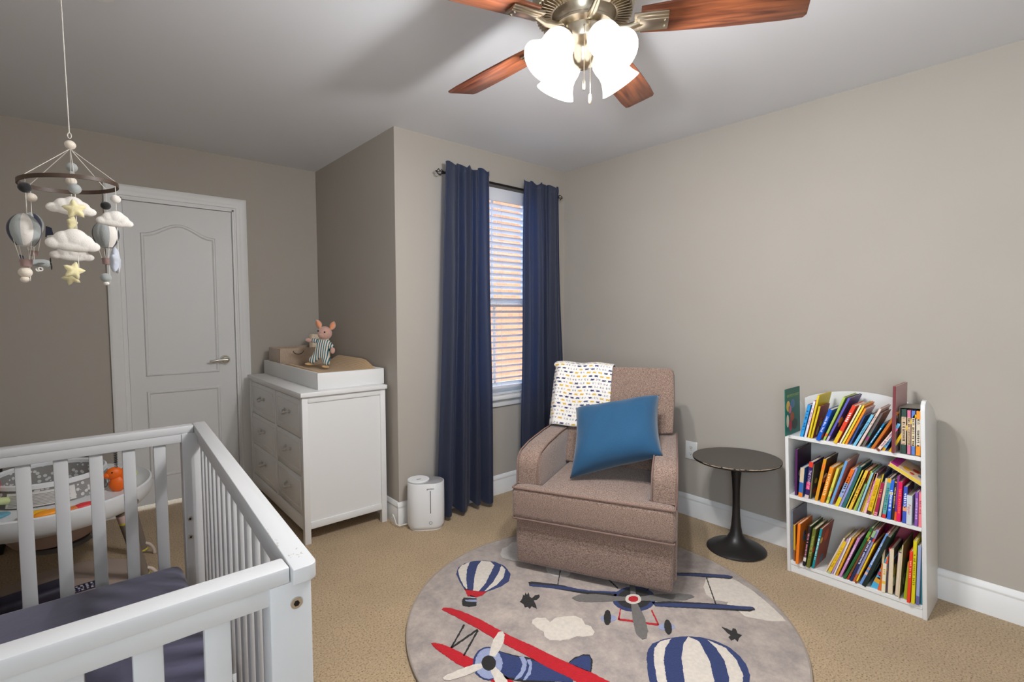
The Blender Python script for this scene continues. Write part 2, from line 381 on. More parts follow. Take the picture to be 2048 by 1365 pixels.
# ------------------------------------------------------------------ smoke detector
o = empty('smoke_detector', (.092, 2.245, H), 0, 'small white round smoke detector on the ceiling near the mobile string', 'smoke detector')
m = MB(); m.lathe([(.065, 0), (.065, -.012), (.058, -.02), (.05, -.034), (.0, -.036)], 40); m.build('housing', white, o)
m = MB(); m.lathe([(.02, -.035), (.02, -.039), (0, -.04)], 24); m.build('test_button', white, o)

# ------------------------------------------------------------------ side table
table_black = mat('table_base_black', (34, 31, 30), .42)
t_o = empty('side_table', (2.735, 1.225, 0), 0, 'small round black pedestal side table with chipped edge beside the armchair', 'side table'); t_o.rotation_euler = (math.radians(-1.3), 0, 0); t_o.location.z = .003
m = MB(); m.lathe([(.155, 0), (.155, .004), (.145, .012), (.11, .024), (.075, .04), (.048, .062), (.033, .09), (.026, .13), (.021, .19), (.019, .26), (.0195, .33), (.023, .40), (.03, .46), (.036, .497), (.0, .498)], 56)
m.build('pedestal', table_black, t_o)
top_m = mat('table_top_laminate', (70, 64, 58), .33, noise=.03, nscale=6)
m = MB(); m.lathe([(.0, .497), (.215, .497), (.2265, .503), (.2285, .509), (.2285, .5135)], 96, 1).lathe([(.2285, .5135), (.2275, .5145), (0, .5145)], 96, 0, caps=False)
m.build('table_top', [top_m, mat('table_edge', (36, 31, 28), .5)], t_o)
# chipped pale edge flakes on the camera side
rnd = random.Random(5); m = MB()
for k in range(70):
    a = math.radians(180 + rnd.uniform(-20, 88)); q = rnd.uniform(.0045, .012)
    z = .513 - rnd.uniform(0, .003)
    m.box(-.0008, .0006, -q, q, -rnd.uniform(.0006, .002), rnd.uniform(.0004, .0012), 0, 0, 1, T(.2287*math.cos(a), .2287*math.sin(a), z) @ Matrix.Rotation(a, 4, 'Z'))
m.build('chipped_edge', mat('chip_pale', (178, 160, 140), .8), t_o)

# ------------------------------------------------------------------ humidifier
hum_w = mat('humidifier_plastic', (226, 227, 228), .3)
h_o = empty('humidifier', (1.585, 2.625, 0), math.radians(-33), 'white oval humidifier with grey top standing on the carpet by the wall corner', 'humidifier')
def stad(a, r, ins=0, n=40):
    r -= ins; out = []
    for i in range(n):
        t = 2*PI*i/n; out.append((r*math.cos(t) + (a if math.cos(t) > 1e-9 else -a), r*math.sin(t)))
    return out
def loft(m, rings, mi=0):
    t = bmesh.new(); rr = [[t.verts.new((x, y, z)) for x, y in p] for p, z in rings]; n = len(rr[0])
    for a, b2 in zip(rr, rr[1:]):
        for i in range(n): t.faces.new((a[i], a[(i+1) % n], b2[(i+1) % n], b2[i]))
    t.faces.new(rr[0][::-1]); t.faces.new(rr[-1]); bmesh.ops.recalc_face_normals(t, faces=t.faces); m.add(t, mi)
m = MB(); A, r = .038, .074
loft(m, [(stad(A, r, .012), 0), (stad(A, r, .012), .006), (stad(A, r, .010), .008), (stad(A, r, .004), .016), (stad(A, r), .03), (stad(A, r, -.001), .15), (stad(A, r), .285), (stad(A, r, .0015), .29), (stad(A, r, .004), .2905)])
m.build('water_tank', hum_w, h_o)
m = MB(); loft(m, [(stad(A, r, .004), .2905), (stad(A, r, .006), .2915)]); m.build('top_plate', mat('grey_plastic', (150, 148, 150), .35), h_o)
m = MB(); m.lathe([(.064, .2915), (.066, .294), (.066, .301), (.063, .304), (0, .305)], 48, 0, T(-.044, 0, 0)).box(-.058, -.030, -.005, .005, .3045, .3065, 1, .001, 1, R(20, 'Z'))
m.build('lid', [hum_w, mat('lid_slot', (150, 150, 150), .4)], h_o)
m = MB(); m.box(.027, .0315, -r - .0025, -r + .003, .11, .25, 0, .0012); m.build('level_window', mat('level_grey', (95, 96, 100), .25), h_o)
m = MB(); m.tube([(.029 + .009*math.cos(2*PI*i/24), -r - .0012, .052 + .009*math.sin(2*PI*i/24)) for i in range(24)], .001, closed=True, n=6); m.build('power_button', mat('level_grey', (95, 96, 100), .25), h_o)
m = MB(); m.text('geniani', .016, T(.029, -r - .0012, .262) @ R(90, 'X')); m.build('brand_lettering', mat('level_grey', 0), h_o)
c_o = MB(); c_o.tube([(1.437, 2.80, .045), (1.437, 2.775, .07), (1.437, 2.755, .055), (1.438, 2.735, .02), (1.45, 2.715, .012), (1.47, 2.70, .02), (1.49, 2.70, .018), (1.515, 2.705, .012), (1.535, 2.705, .025)], .003, n=8)
c_o = c_o.build('power_cord', white, h_o); c_o.matrix_parent_inverse = (T(1.585, 2.625, 0) @ R(-33, 'Z')).inverted()

# ------------------------------------------------------------------ dresser
dr = empty('dresser', (1.18, 3.415, 0), 0, 'white six-drawer dresser with recessed side panel against the alcove wall', 'dresser')
ox, oy = 1.18, 3.415
X0, X1, Y0, Y1 = .932 - ox, 1.44 - ox, 2.855 - oy, 3.975 - oy
dw = mat('dresser_lacquer', (225, 225, 224), .32)
m = MB(); p = .035
for yy in (Y0, Y1 - p):
    for xx in (X0, X1 - p): m.box(xx, xx + p, yy, yy + p, 0, .85, 0, .0025)
m.box(X0 + p, X1 - p, Y0 + .008, Y0 + .022, .12, .82).box(X0 + p, X1 - p, Y1 - .022, Y1 - .008, .12, .82)      # recessed side panels
for yy in (Y0, Y1 - .02): m.box(X0 + p, X1 - p, yy, yy + .02, .815, .85, 0, .002).box(X0 + p, X1 - p, yy, yy + .02, .085, .125, 0, .002)
m.box(X1 - .012, X1, Y0 + p, Y1 - p, .1, .85).box(X0 + .012, X1, Y0 + p, Y1 - p, .11, .13)
m.box(X0 + .003, X0 + .025, Y0 + p, Y1 - p, .075, .155, 0, .002).box(X0 + .003, X0 + .025, Y0 + p, Y1 - p, .835, .85)
m.box(X0 + .022, X0 + .03, Y0 + p, Y1 - p, .15, .84)
ym = 3.369 - oy; m.box(X0 + .003, X0 + .03, ym - .012, ym + .012, .15, .84)
m.build('carcass', dw, dr)
m = MB(); m.box(X0 - .012, X1 + .006, Y0 - .018, Y1 + .005, .85, .876, 0, .005); m.build('top', dw, dr)
handle_m = mat('pewter', (200, 198, 195), .42, .8)
for r_ in range(3):
    z0 = .162 + r_ * .2245; z1 = z0 + .2205
    for (ya, yb) in ((Y0 + p + .004, ym - .014), (ym + .014, Y1 - p - .004)):
        m = MB(); m.box(X0 + .004, X0 + .022, ya, yb, z0, z1, 0, .003)
        g = .028   # raised moulding frame
        for q in ((ya + g, yb - g, z0 + g, z0 + g + .006), (ya + g, yb - g, z1 - g - .006, z1 - g), (ya + g, ya + g + .006, z0 + g, z1 - g), (yb - g - .006, yb - g, z0 + g, z1 - g)):
            m.box(X0 + .001, X0 + .006, *q, 0, .002)
        d = m.build('drawer', dw, dr)
        yc = (ya + yb) / 2; zc = (z0 + z1) / 2 + .005
        h = MB(); w = .042
        h.tube([(X0 + .004, yc - w, zc + .012), (X0 - .014, yc - w + .002, zc + .010), (X0 - .024, yc - w * .55, zc + .001), (X0 - .026, yc, zc - .002), (X0 - .024, yc + w * .55, zc + .001), (X0 - .014, yc + w - .002, zc + .010), (X0 + .004, yc + w, zc + .012)], [.005, .0045, .0055, .0065, .0055, .0045, .005], n=10)
        for s in (-1, 1): h.cyl((X0 + .005, yc + s * w, zc + .012), (X0, yc + s * w, zc + .012), .008).ell((X0 - .002, yc + s * w, zc + .012), (.004, .007, .012))
        h.build('handle', handle_m, d)

# ---- changing tray, pad
tr_o = empty('changing_tray', (1.245, 3.44, .876), 0, 'open white wooden changing tray on top of the dresser', 'changing tray')
m = MB(); hx_, hy_ = .208, .545; th = .018
m.box(-hx_, hx_, -hy_, -hy_ + th, 0, .098, 0, .003).box(-hx_, hx_, hy_ - th, hy_, 0, .098, 0, .003)
m.box(-hx_, -hx_ + th, -hy_ + th, hy_ - th, 0, .098, 0, .003).box(hx_ - th, hx_, -hy_ + th, hy_ - th, 0, .098, 0, .003)
m.build('frame', dw, tr_o)
m = MB(); m.box(-hx_ + th, hx_ - th, -hy_ + th, hy_ - th, .0, .008); m.build('tray_floor', dw, tr_o)
pad_m = mat('tan_waffle_cover', (190, 158, 115), .9, sheen=.2)
N, L, b = nodes(pad_m); tc = N.new('ShaderNodeTexCoord'); wv = []
for ax, nm in (('X', 'x'), ('Y', 'y')):
    w_ = N.new('ShaderNodeTexWave'); w_.bands_direction = ax; w_.inputs['Scale'].default_value = 26; L.new(tc.outputs['Object'], w_.inputs[0]); wv.append(w_)
mm = N.new('ShaderNodeMath'); mm.operation = 'MULTIPLY'; L.new(wv[0].outputs['Fac'], mm.inputs[0]); L.new(wv[1].outputs['Fac'], mm.inputs[1])
bp = N.new('ShaderNodeBump'); bp.inputs['Strength'].default_value = .7; bp.inputs['Distance'].default_value = .004; L.new(mm.outputs[0], bp.inputs['Height']); L.new(bp.outputs[0], b.inputs['Normal'])
PL, PW = .385, .186
def pad(u, v):
    s = u * 2 - 1; t = v * 2 - 1
    x = PW * s; y = PL * t
    rim = abs(s) ** 2.4
    z = .072 + .056 * rim * (1 - .35 * max(0, abs(t) - .45) ** 1) * (1.75 if s > 0 else .8)
    edge = max(abs(s) ** 26, abs(t) ** 20)
    fall = (1 - max(0, abs(t) - .6) / .4) ** .5 if abs(t) > .6 else 1
    z = .07 + (z - .07) * fall
    return Vector((x, y, z * (1 - .4 * edge)))
m = MB(); m.surf(pad, 49, 61)
t = bmesh.new()
m.surf(lambda u, v: Vector((PW * (2*u-1), PL * (2*v-1), .012)), 2, 2)
for (fn) in (lambda u, v: pad(0, u).lerp(Vector((-PW, PL*(2*u-1), .012)), v), lambda u, v: pad(1, u).lerp(Vector((PW, PL*(2*u-1), .012)), v), lambda u, v: pad(u, 0).lerp(Vector((PW*(2*u-1), -PL, .012)), v), lambda u, v: pad(u, 1).lerp(Vector((PW*(2*u-1), PL, .012)), v)):
    m.surf(fn, 61, 3)
bmesh.ops.remove_doubles(m.bm, verts=m.bm.verts, dist=.0006); bmesh.ops.recalc_face_normals(m.bm, faces=m.bm.faces)
tag(m.build('changing_pad', pad_m, None, 60, (1.245, 3.306, .876)), 'tan waffle-covered changing pad with raised sides lying in the white tray', 'changing pad')

# ---- felt caddy
felt = mat('grey_brown_felt', (176, 156, 136), .95, sheen=.3, noise=.12, nscale=120, bump=.3, bscale=300)
leather = mat('dark_leather', (74, 58, 48), .6)
cd = empty('diaper_caddy', (1.235, 3.83, .886), 0, 'taupe felt caddy basket with leather handle at the far end of the changing tray', 'basket')
m = MB(); w, l, hh = .17, .125, .185
def wallq(x0, x1, y0, y1): m.box(x0, x1, y0, y1, 0, hh, 0, .004)
wallq(-w, w, -l, -l + .008); wallq(-w, w, l - .008, l); wallq(-w, -w + .008, -l, l); wallq(w - .008, w, -l, l)
m.box(-w, w, -l, l, 0, .006).box(-.004, .004, -l + .008, l - .008, 0, .13)
m.box(-w - .003, -w + .001, -l + .02, l - .02, .06, .063, 1)
m.build('body', [felt, mat('felt_seam', (110, 96, 84), .9)], cd)
for s in (-1, 1):
    m = MB(); pts = []
    for i in range(13):
        a = PI * i / 12; pts.append((.035 * math.cos(a) - .04, s * (l + .002), hh - .02 - .024 * math.sin(a)))
    m.tube(pts, .0025, n=8); m.build('handle', leather, cd)
m = MB(); m.box(-.035, .035, -.025, .025, 0, .268, 0, .01, 2); o = m.build('wipes_pack', [mat('pack_print', (226, 206, 180), .5, noise=.12, nscale=25)], None, 40, (1.362, 3.845, .893)); o.rotation_euler = (math.radians(-3), math.radians(2), .2)
tag(o, 'pale printed wipes pack standing up in the felt caddy behind the plush toy', 'wipes pack')

# ------------------------------------------------------------------ plush toy in striped pyjamas
pj = bpy.data.materials.new('striped_pyjama'); pj.use_nodes = True
N, L, b = nodes(pj); b.inputs['Roughness'].default_value = .9
tc = N.new('ShaderNodeTexCoord'); w_ = N.new('ShaderNodeTexWave'); w_.bands_direction = 'X'; w_.inputs['Scale'].default_value = 23; w_.inputs['Distortion'].default_value = .6; w_.inputs['Detail'].default_value = 0
r_ = N.new('ShaderNodeValToRGB'); r_.color_ramp.interpolation = 'CONSTANT'; r_.color_ramp.elements[0].color = lin((40, 108, 124)); r_.color_ramp.elements[1].position = .42; r_.color_ramp.elements[1].color = lin((228, 218, 200))
L.new(tc.outputs['Object'], w_.inputs[0]); L.new(w_.outputs['Fac'], r_.inputs[0]); L.new(r_.outputs[0], b.inputs['Base Color'])
fur = mat('pink_plush', (208, 165, 150), .95, sheen=.4, noise=.08, nscale=150, bump=.3, bscale=400)
ear_in = mat('ear_peach', (236, 160, 120), .9)
pl = empty('plush_toy', (1.222, 3.352, .966), math.radians(-42), 'pink plush piglet in teal striped pyjamas standing on the changing pad', 'plush toy')
def skin(name, chains, mats, parent, sub=2):
    me = bpy.data.meshes.new(name); vs, es, rs = [], [], []
    for ch in chains:
        prev = None
        for item in ch:
            if isinstance(item, int): idx = item
            else: vs.append(item[0]); rs.append(item[1]); idx = len(vs) - 1
            if prev is not None: es.append((prev, idx))
            prev = idx
    me.from_pydata(vs, es, []); o = bpy.data.objects.new(name, me); COL.objects.link(o); o.parent = parent
    sk = o.modifiers.new('skin', 'SKIN'); ss = o.modifiers.new('sub', 'SUBSURF'); ss.levels = ss.render_levels = sub
    for i, r in enumerate(rs): me.skin_vertices[0].data[i].radius = (r, r) if not isinstance(r, tuple) else r
    me.skin_vertices[0].data[0].use_root = True
    sk.use_smooth_shade = True
    for mm_ in (mats if isinstance(mats, list) else [mats]): me.materials.append(mm_)
    return o
pl.rotation_euler = (0, math.radians(9), math.radians(-42)); pl.scale = (1.06, 1.06, 1.06)
# body in pyjamas: torso, two legs, two sleeves in one surface
skin('pyjamas', [[((0, 0, .095), (.036, .030)), ((0, 0, .125), (.042, .034)), ((0, .002, .16), .030), ((0, .004, .178), .020)],
                 [0, ((-.028, .0, .07), .026), ((-.05, -.012, .035), .024), ((-.062, -.018, .012), .022)],
                 [0, ((.026, .0, .07), .027), ((.038, -.015, .035), .025), ((.042, -.022, .012), .023)],
                 [2, ((-.038, 0, .158), .018), ((-.062, 0, .154), .017), ((-.078, 0, .152), .016)],
                 [2, ((.034, 0, .152), .019), ((.052, -.006, .136), .018), ((.06, -.010, .125), .017)]], pj, pl)
m = MB(); m.ell((0, -.004, .212), (.044, .042, .043)).ell((-.006, -.03, .2), (.022, .018, .018)); m.build('head', fur, pl, 180)
for c in ((.014, -.045, .222), (-.03, -.036, .222)):
    m = MB(); m.ell(c, (.005, .004, .005)); m.build('eye', mat('eye_black', (18, 16, 16), .15), pl, 180)
for s, tilt in ((-1, -32), (1, 14)):
    m = MB(); Q = T(s * .032, .0, .235) @ R(tilt, 'Y')
    def ear(u, v, s=s):
        w2 = math.sin(PI * min(v, 1)) ** .7 * .021 * (1 - .15 * v); t = u * 2 - 1
        return Vector((w2 * t, .010 * t * t - .004, v * .062))
    m.surf(ear, 9, 12, 0, thick=.004, M=Q); m.surf(lambda u, v: ear(.15 + .7*u, .12 + .74*v) + Vector((0, -.0006, 0)), 7, 10, 1, M=Q)
    m.build('ear', [fur, ear_in], pl, 180)
for c, r in (((-.094, 0, .151), (.022, .013, .013)), ((.068, -.014, .112), (.015, .013, .02))):
    m = MB(); m.ell(c, r); m.build('paw', fur, pl, 180)
for x, y in ((-.066, -.026), (.043, -.03)):
    m = MB(); m.ell((x, y, .006), (.022, .026, .008)); m.build('foot', mat('foot_tan', (214, 176, 130), .9), pl, 180)
m = MB(); m.tube([(.024*math.cos(2*PI*i/20), .004 + .022*math.sin(2*PI*i/20), .176) for i in range(20)], .005, closed=True); m.build('collar', mat('collar_cream', (236, 226, 208), .9), pl, 180)
# ------------------------------------------------------------------ armchair (swivel glider)
tweed = mat('brown_tweed', (128, 104, 92), .92, sheen=.3, spec=.2)
N, L, b = nodes(tweed); tc = N.new('ShaderNodeTexCoord'); n1 = N.new('ShaderNodeTexNoise'); n1.inputs['Scale'].default_value = 230; n1.inputs['Detail'].default_value = 3
mp = N.new('ShaderNodeMapping'); mp.inputs['Scale'].default_value = (1, 1, 2.2); L.new(tc.outputs['Object'], mp.inputs[0]); L.new(mp.outputs[0], n1.inputs['Vector'])
r_ = N.new('ShaderNodeValToRGB'); r_.color_ramp.elements[0].position = .33; r_.color_ramp.elements[0].color = lin((84, 64, 55)); r_.color_ramp.elements[1].position = .68; r_.color_ramp.elements[1].color = lin((166, 142, 128))
L.new(n1.outputs['Fac'], r_.inputs[0]); L.new(r_.outputs[0], b.inputs['Base Color'])
bp = N.new('ShaderNodeBump'); bp.inputs['Strength'].default_value = .35; bp.inputs['Distance'].default_value = .0015; L.new(n1.outputs['Fac'], bp.inputs['Height']); L.new(bp.outputs[0], b.inputs['Normal'])
piping = mat('brown_piping', (122, 98, 88), .9)
CHP = (1.812, 1.512, 0)
CH = Matrix.Translation(CHP) @ R(-64.3, 'Z')
def taper(p):      # the chair narrows towards its back
    k = max(0, min(1, p.y / .72)); return Vector((p.x * (1 - (.17 if p.x > 0 else .05) * k), p.y, p.z))
def tapered(o):
    for v in o.data.vertices: v.co = taper(v.co)
    return o
ch = empty('armchair', CHP, math.radians(-64.3), 'brown tweed swivel armchair with piped seams standing on the round rug', 'armchair')
m = MB(); m.lathe([(.27, .014), (.27, .03), (.24, .045), (.06, .05), (.06, .075)], 48, 0, T(0, .36, 0)); m.build('swivel_base', black_metal, ch)
m = MB()
m.prism([(0, .046), (-.004, .16), (0, .30), (.70, .30), (.70, .046)], .772, 0, Matrix(((0, 0, 1, -.386), (1, 0, 0, .005), (0, 1, 0, 0), (0, 0, 0, 1))), .022, 3)
m.box(-.28, .28, .05, .70, .29, .32); tapered(m.build('base', tweed, ch))
for s in (-1, 1):
    a = empty('arm', (0, 0, 0)); bpy.data.objects.remove(a)
    u0 = -.402 if s < 0 else .277
    P = [(.055, .07), (.05, .54), (.062, .580), (.095, .605), (.2, .626), (.42, .642), (.62, .646), (.70, .63), (.72, .57), (.72, .07)]
    m = MB(); m.prism(P, .125, 0, Matrix(((0, 0, 1, u0), (1, 0, 0, 0), (0, 1, 0, 0), (0, 0, 0, 1))), .02, 3)
    arm = tapered(m.build('arm', tweed, ch, 50))
    m = MB()
    for uu in (u0 + .006, u0 + .119):
        m.tube([(uu, .047, .44)] + [(uu, y - .006 + .004, z + .002) for y, z in P[1:8]] + [(uu, .72, .6)], .0042)
    tapered(m.build('piping', piping, arm))
def cushion(m, pts, z0, z1, bev, crown, mi=0, M=None, k=3):
    """flat outline grown into an upholstered block whose faces swell by crown"""
    t = bmesh.new(); vs = [t.verts.new((p[0], p[1], z0)) for p in pts]; f = t.faces.new(vs)
    r = bmesh.ops.extrude_face_region(t, geom=[f]); bmesh.ops.translate(t, vec=(0, 0, z1 - z0), verts=[v for v in r['geom'] if isinstance(v, bmesh.types.BMVert)])
    bmesh.ops.recalc_face_normals(t, faces=t.faces)
    bmesh.ops.bevel(t, geom=t.edges[:], offset=bev, segments=k, affect='EDGES', profile=.5, clamp_overlap=True)
    return m.add(t, mi, M)
SP = [(-.398, -.03), (.398, -.03), (.398, .052), (.272, .064), (.272, .58), (-.272, .58), (-.272, .064), (-.398, .052)]
m = MB(); cushion(m, SP, .288, .452, .03, 0, k=4)
m.surf(lambda u, v: Vector((-.25 + .5*u, .02 + .54*v, .4505 + .016*math.sin(PI*u)**.7*math.sin(PI*v)**.6)), 17, 17)
seat = tapered(m.build('seat_cushion', tweed, ch, 55))
m = MB()
for z, e in ((.447, .008), (.293, .008)):
    m.tube([(-.272, .07, z), (-.392, .048, z), (-.398 + e, -.024, z), (-.385, -.03 + e*.3, z), (.385, -.03 + e*.3, z), (.398 - e, -.024, z), (.392, .048, z), (.272, .07, z)], .0048)
tapered(m.build('piping', piping, seat))
MK = T(-.012, .655, .405) @ R(74, 'X')
BPT = [(-.268, 0), (.268, 0), (.268, .2), (.315, .205), (.385, .215), (.39, .42), (.38, .565), (.362, .576), (0, .572), (-.33, .562), (-.348, .55), (-.358, .42), (-.352, .235), (-.285, .225), (-.268, .2)]
m = MB(); cushion(m, BPT, 0, .185, .045, 0, 0, MK, 4)
m.surf(lambda u, v: MK @ Vector((-.31 + .62*u, .24 + .28*v, .1845 + .02*math.sin(PI*u)**.6*math.sin(PI*v)**.6)), 17, 13)
back = tapered(m.build('backrest', tweed, ch, 55))
m = MB()
for d in (.168, .02):
    m.tube([MK @ Vector((x * (.99), y if y < .5 else y - .004, d)) for x, y in BPT[2:13]], .0048)
tapered(m.build('piping', piping, back))
m = MB(); m.box(-.39, .39, .665, .73, .10, .60, 0, .025, 3); tapered(m.build('back_panel', tweed, ch))

# ---- blanket over the backrest: printed with rows of little vehicles
bl_m = bpy.data.materials.new('vehicle_print_muslin'); bl_m.use_nodes = True
N, L, b = nodes(bl_m); b.inputs['Roughness'].default_value = .9; b.inputs['Sheen Weight'].default_value = .2
uvn = N.new('ShaderNodeUVMap'); sp = N.new('ShaderNodeSeparateXYZ'); L.new(uvn.outputs[0], sp.inputs[0])
def mth(op, a, b2=None, c=None):
    n = N.new('ShaderNodeMath'); n.operation = op
    for i, v in enumerate((a, b2, c)):
        if v is None: continue
        if isinstance(v, (int, float)): n.inputs[i].default_value = v
        else: L.new(v, n.inputs[i])
    return n.outputs[0]
X_ = mth('DIVIDE', sp.outputs[0], .036); Y_ = mth('DIVIDE', sp.outputs[1], .0215)
row = mth('FLOOR', Y_); X2 = mth('ADD', X_, mth('MULTIPLY', row, .37)); colm = mth('FLOOR', X2)
fx = mth('SUBTRACT', mth('FRACT', X2), .5); fy = mth('SUBTRACT', mth('FRACT', Y_), .5)
cb = N.new('ShaderNodeCombineXYZ'); L.new(colm, cb.inputs[0]); L.new(row, cb.inputs[1])
wn_ = N.new('ShaderNodeTexWhiteNoise'); wn_.noise_dimensions = '2D'; L.new(cb.outputs[0], wn_.inputs['Vector'])
nz = N.new('ShaderNodeTexNoise'); nz.inputs['Scale'].default_value = 240; nz.inputs['Detail'].default_value = 1; L.new(uvn.outputs[0], nz.inputs['Vector'])
nv = mth('MULTIPLY', mth('SUBTRACT', nz.outputs['Fac'], .5), .75)
body = mth('LESS_THAN', mth('ADD', mth('MAXIMUM', mth('MULTIPLY', mth('ABSOLUTE', fx), 1.0), mth('MULTIPLY', mth('ABSOLUTE', mth('ADD', fy, .05)), 1.35)), nv), .30)
ring = mth('LESS_THAN', mth('ABSOLUTE', mth('SUBTRACT', mth('ADD', mth('MULTIPLY', mth('ABSOLUTE', fx), 1.0), nv), .22)), .07)
lineart = mth('MULTIPLY', ring, mth('LESS_THAN', mth('ABSOLUTE', fy), .25))
isline = mth('GREATER_THAN', wn_.outputs['Value'], .62)
mask = mth('ADD', mth('MULTIPLY', body, mth('SUBTRACT', 1, isline)), mth('MULTIPLY', lineart, isline))
cr = N.new('ShaderNodeValToRGB'); cr.color_ramp.interpolation = 'CONSTANT'; E_ = cr.color_ramp.elements
E_[0].color = lin((46, 52, 92)); E_[1].position = .42; E_[1].color = lin((206, 168, 60)); e3 = E_.new(.62); e3.color = lin((110, 114, 122))
L.new(wn_.outputs['Value'], cr.inputs[0])
mxr = N.new('ShaderNodeMixRGB'); mxr.inputs[1].default_value = lin((232, 226, 220)); L.new(mask, mxr.inputs[0]); L.new(cr.outputs[0], mxr.inputs[2]); L.new(mxr.outputs[0], b.inputs['Base Color'])
segs = [(.212, .206), (.38, .209), (.52, .207), (.572, .194), (.592, .15), (.588, .08), (.592, .02), (.57, -.02), (.5, -.03), (.38, -.04)]
cum = [0]
for (a0, b0), (a1, b1) in zip(segs, segs[1:]): cum.append(cum[-1] + math.hypot(a1 - a0, b1 - b0))
def along(s):
    s *= cum[-1]
    for i in range(len(segs) - 1):
        if s <= cum[i+1] + 1e-9:
            f = (s - cum[i]) / (cum[i+1] - cum[i]); return [segs[i][k] + (segs[i+1][k] - segs[i][k]) * f for k in (0, 1)]
    return segs[-1]
def drape(u, v):
    w, d = along(v); x = -.385 + .365 * u + .02 * (1 - v)* (u - .5)
    d += .004 * math.sin(14 * u + 3 * v) * math.sin(PI * min(1, v * 2)) + (.002)
    if u < .1 and v < .45: d -= (.1 - u) * .45
    w += .004 * math.sin(11 * u) - .03 * (1 - u) * (1 - v) * 0
    if v < .02: w += -.012 * (1 - u)
    return taper(MK @ Vector((x, w, d)))
NU, NV = 41, 60
me = bpy.data.meshes.new('blanket'); vs = [drape(i / (NU-1), j / (NV-1)) for i in range(NU) for j in range(NV)]
fs = [(i*NV + j, (i+1)*NV + j, (i+1)*NV + j + 1, i*NV + j + 1) for i in range(NU-1) for j in range(NV-1)]
me.from_pydata(vs, [], fs); uvl = me.uv_layers.new(name='UVMap')
for poly in me.polygons:
    poly.use_smooth = True
    for li in poly.loop_indices:
        vi = me.loops[li].vertex_index; uvl.data[li].uv = ((vi // NV) / (NU-1) * .37, (vi % NV) / (NV-1) * cum[-1])
me.materials.append(bl_m); bk = bpy.data.objects.new('blanket', me); COL.objects.link(bk); bk.matrix_world = CH
so = bk.modifiers.new('thickness', 'SOLIDIFY'); so.thickness = .005; so.offset = 1
tag(bk, 'white muslin blanket printed with rows of tiny vehicles draped over the armchair back', 'blanket')

# ---- throw pillow
pil_m = mat('teal_blue_linen', (18, 70, 104), .85, sheen=.25, noise=.08, nscale=160, bump=.25, bscale=420, bdist=.001)
cs = [Vector(c) for c in ((-.215, .40, .775), (.225, .475, .865), (.275, .22, .605), (-.175, .155, .455))]
def pillow(side):
    def f(u, v):
        s, t = u*2 - 1, v*2 - 1
        pinch = .075
        su = s * (1 - pinch * (1 - abs(s)**2) * 0 - pinch * (1 - t*t)) if True else s
        tv = t * (1 - pinch * (1 - s*s))
        a, c = (su + 1) / 2, (tv + 1) / 2
        p = cs[0] * (1-a) * (1-c) + cs[1] * a * (1-c) + cs[2] * a * c + cs[3] * (1-a) * c
        n = (cs[1] - cs[0] + cs[2] - cs[3]).cross(cs[3] - cs[0] + cs[2] - cs[1]).normalized()
        th = .098 * ((1 - s**4) * (1 - t**4)) ** .55
        th *= 1 + .03 * math.sin(9*s + 4*t)
        return p + n * th * side
    return f
m = MB(); m.surf(pillow(1), 37, 37).surf(pillow(-1), 37, 37); bmesh.ops.remove_doubles(m.bm, verts=m.bm.verts, dist=.0005); bmesh.ops.recalc_face_normals(m.bm, faces=m.bm.faces)
po = m.build('throw_pillow', pil_m, None, 180); po.matrix_world = CH @ T(.036, -.02, .02)
tag(po, 'square teal blue throw pillow tilted on the brown armchair seat', 'pillow')

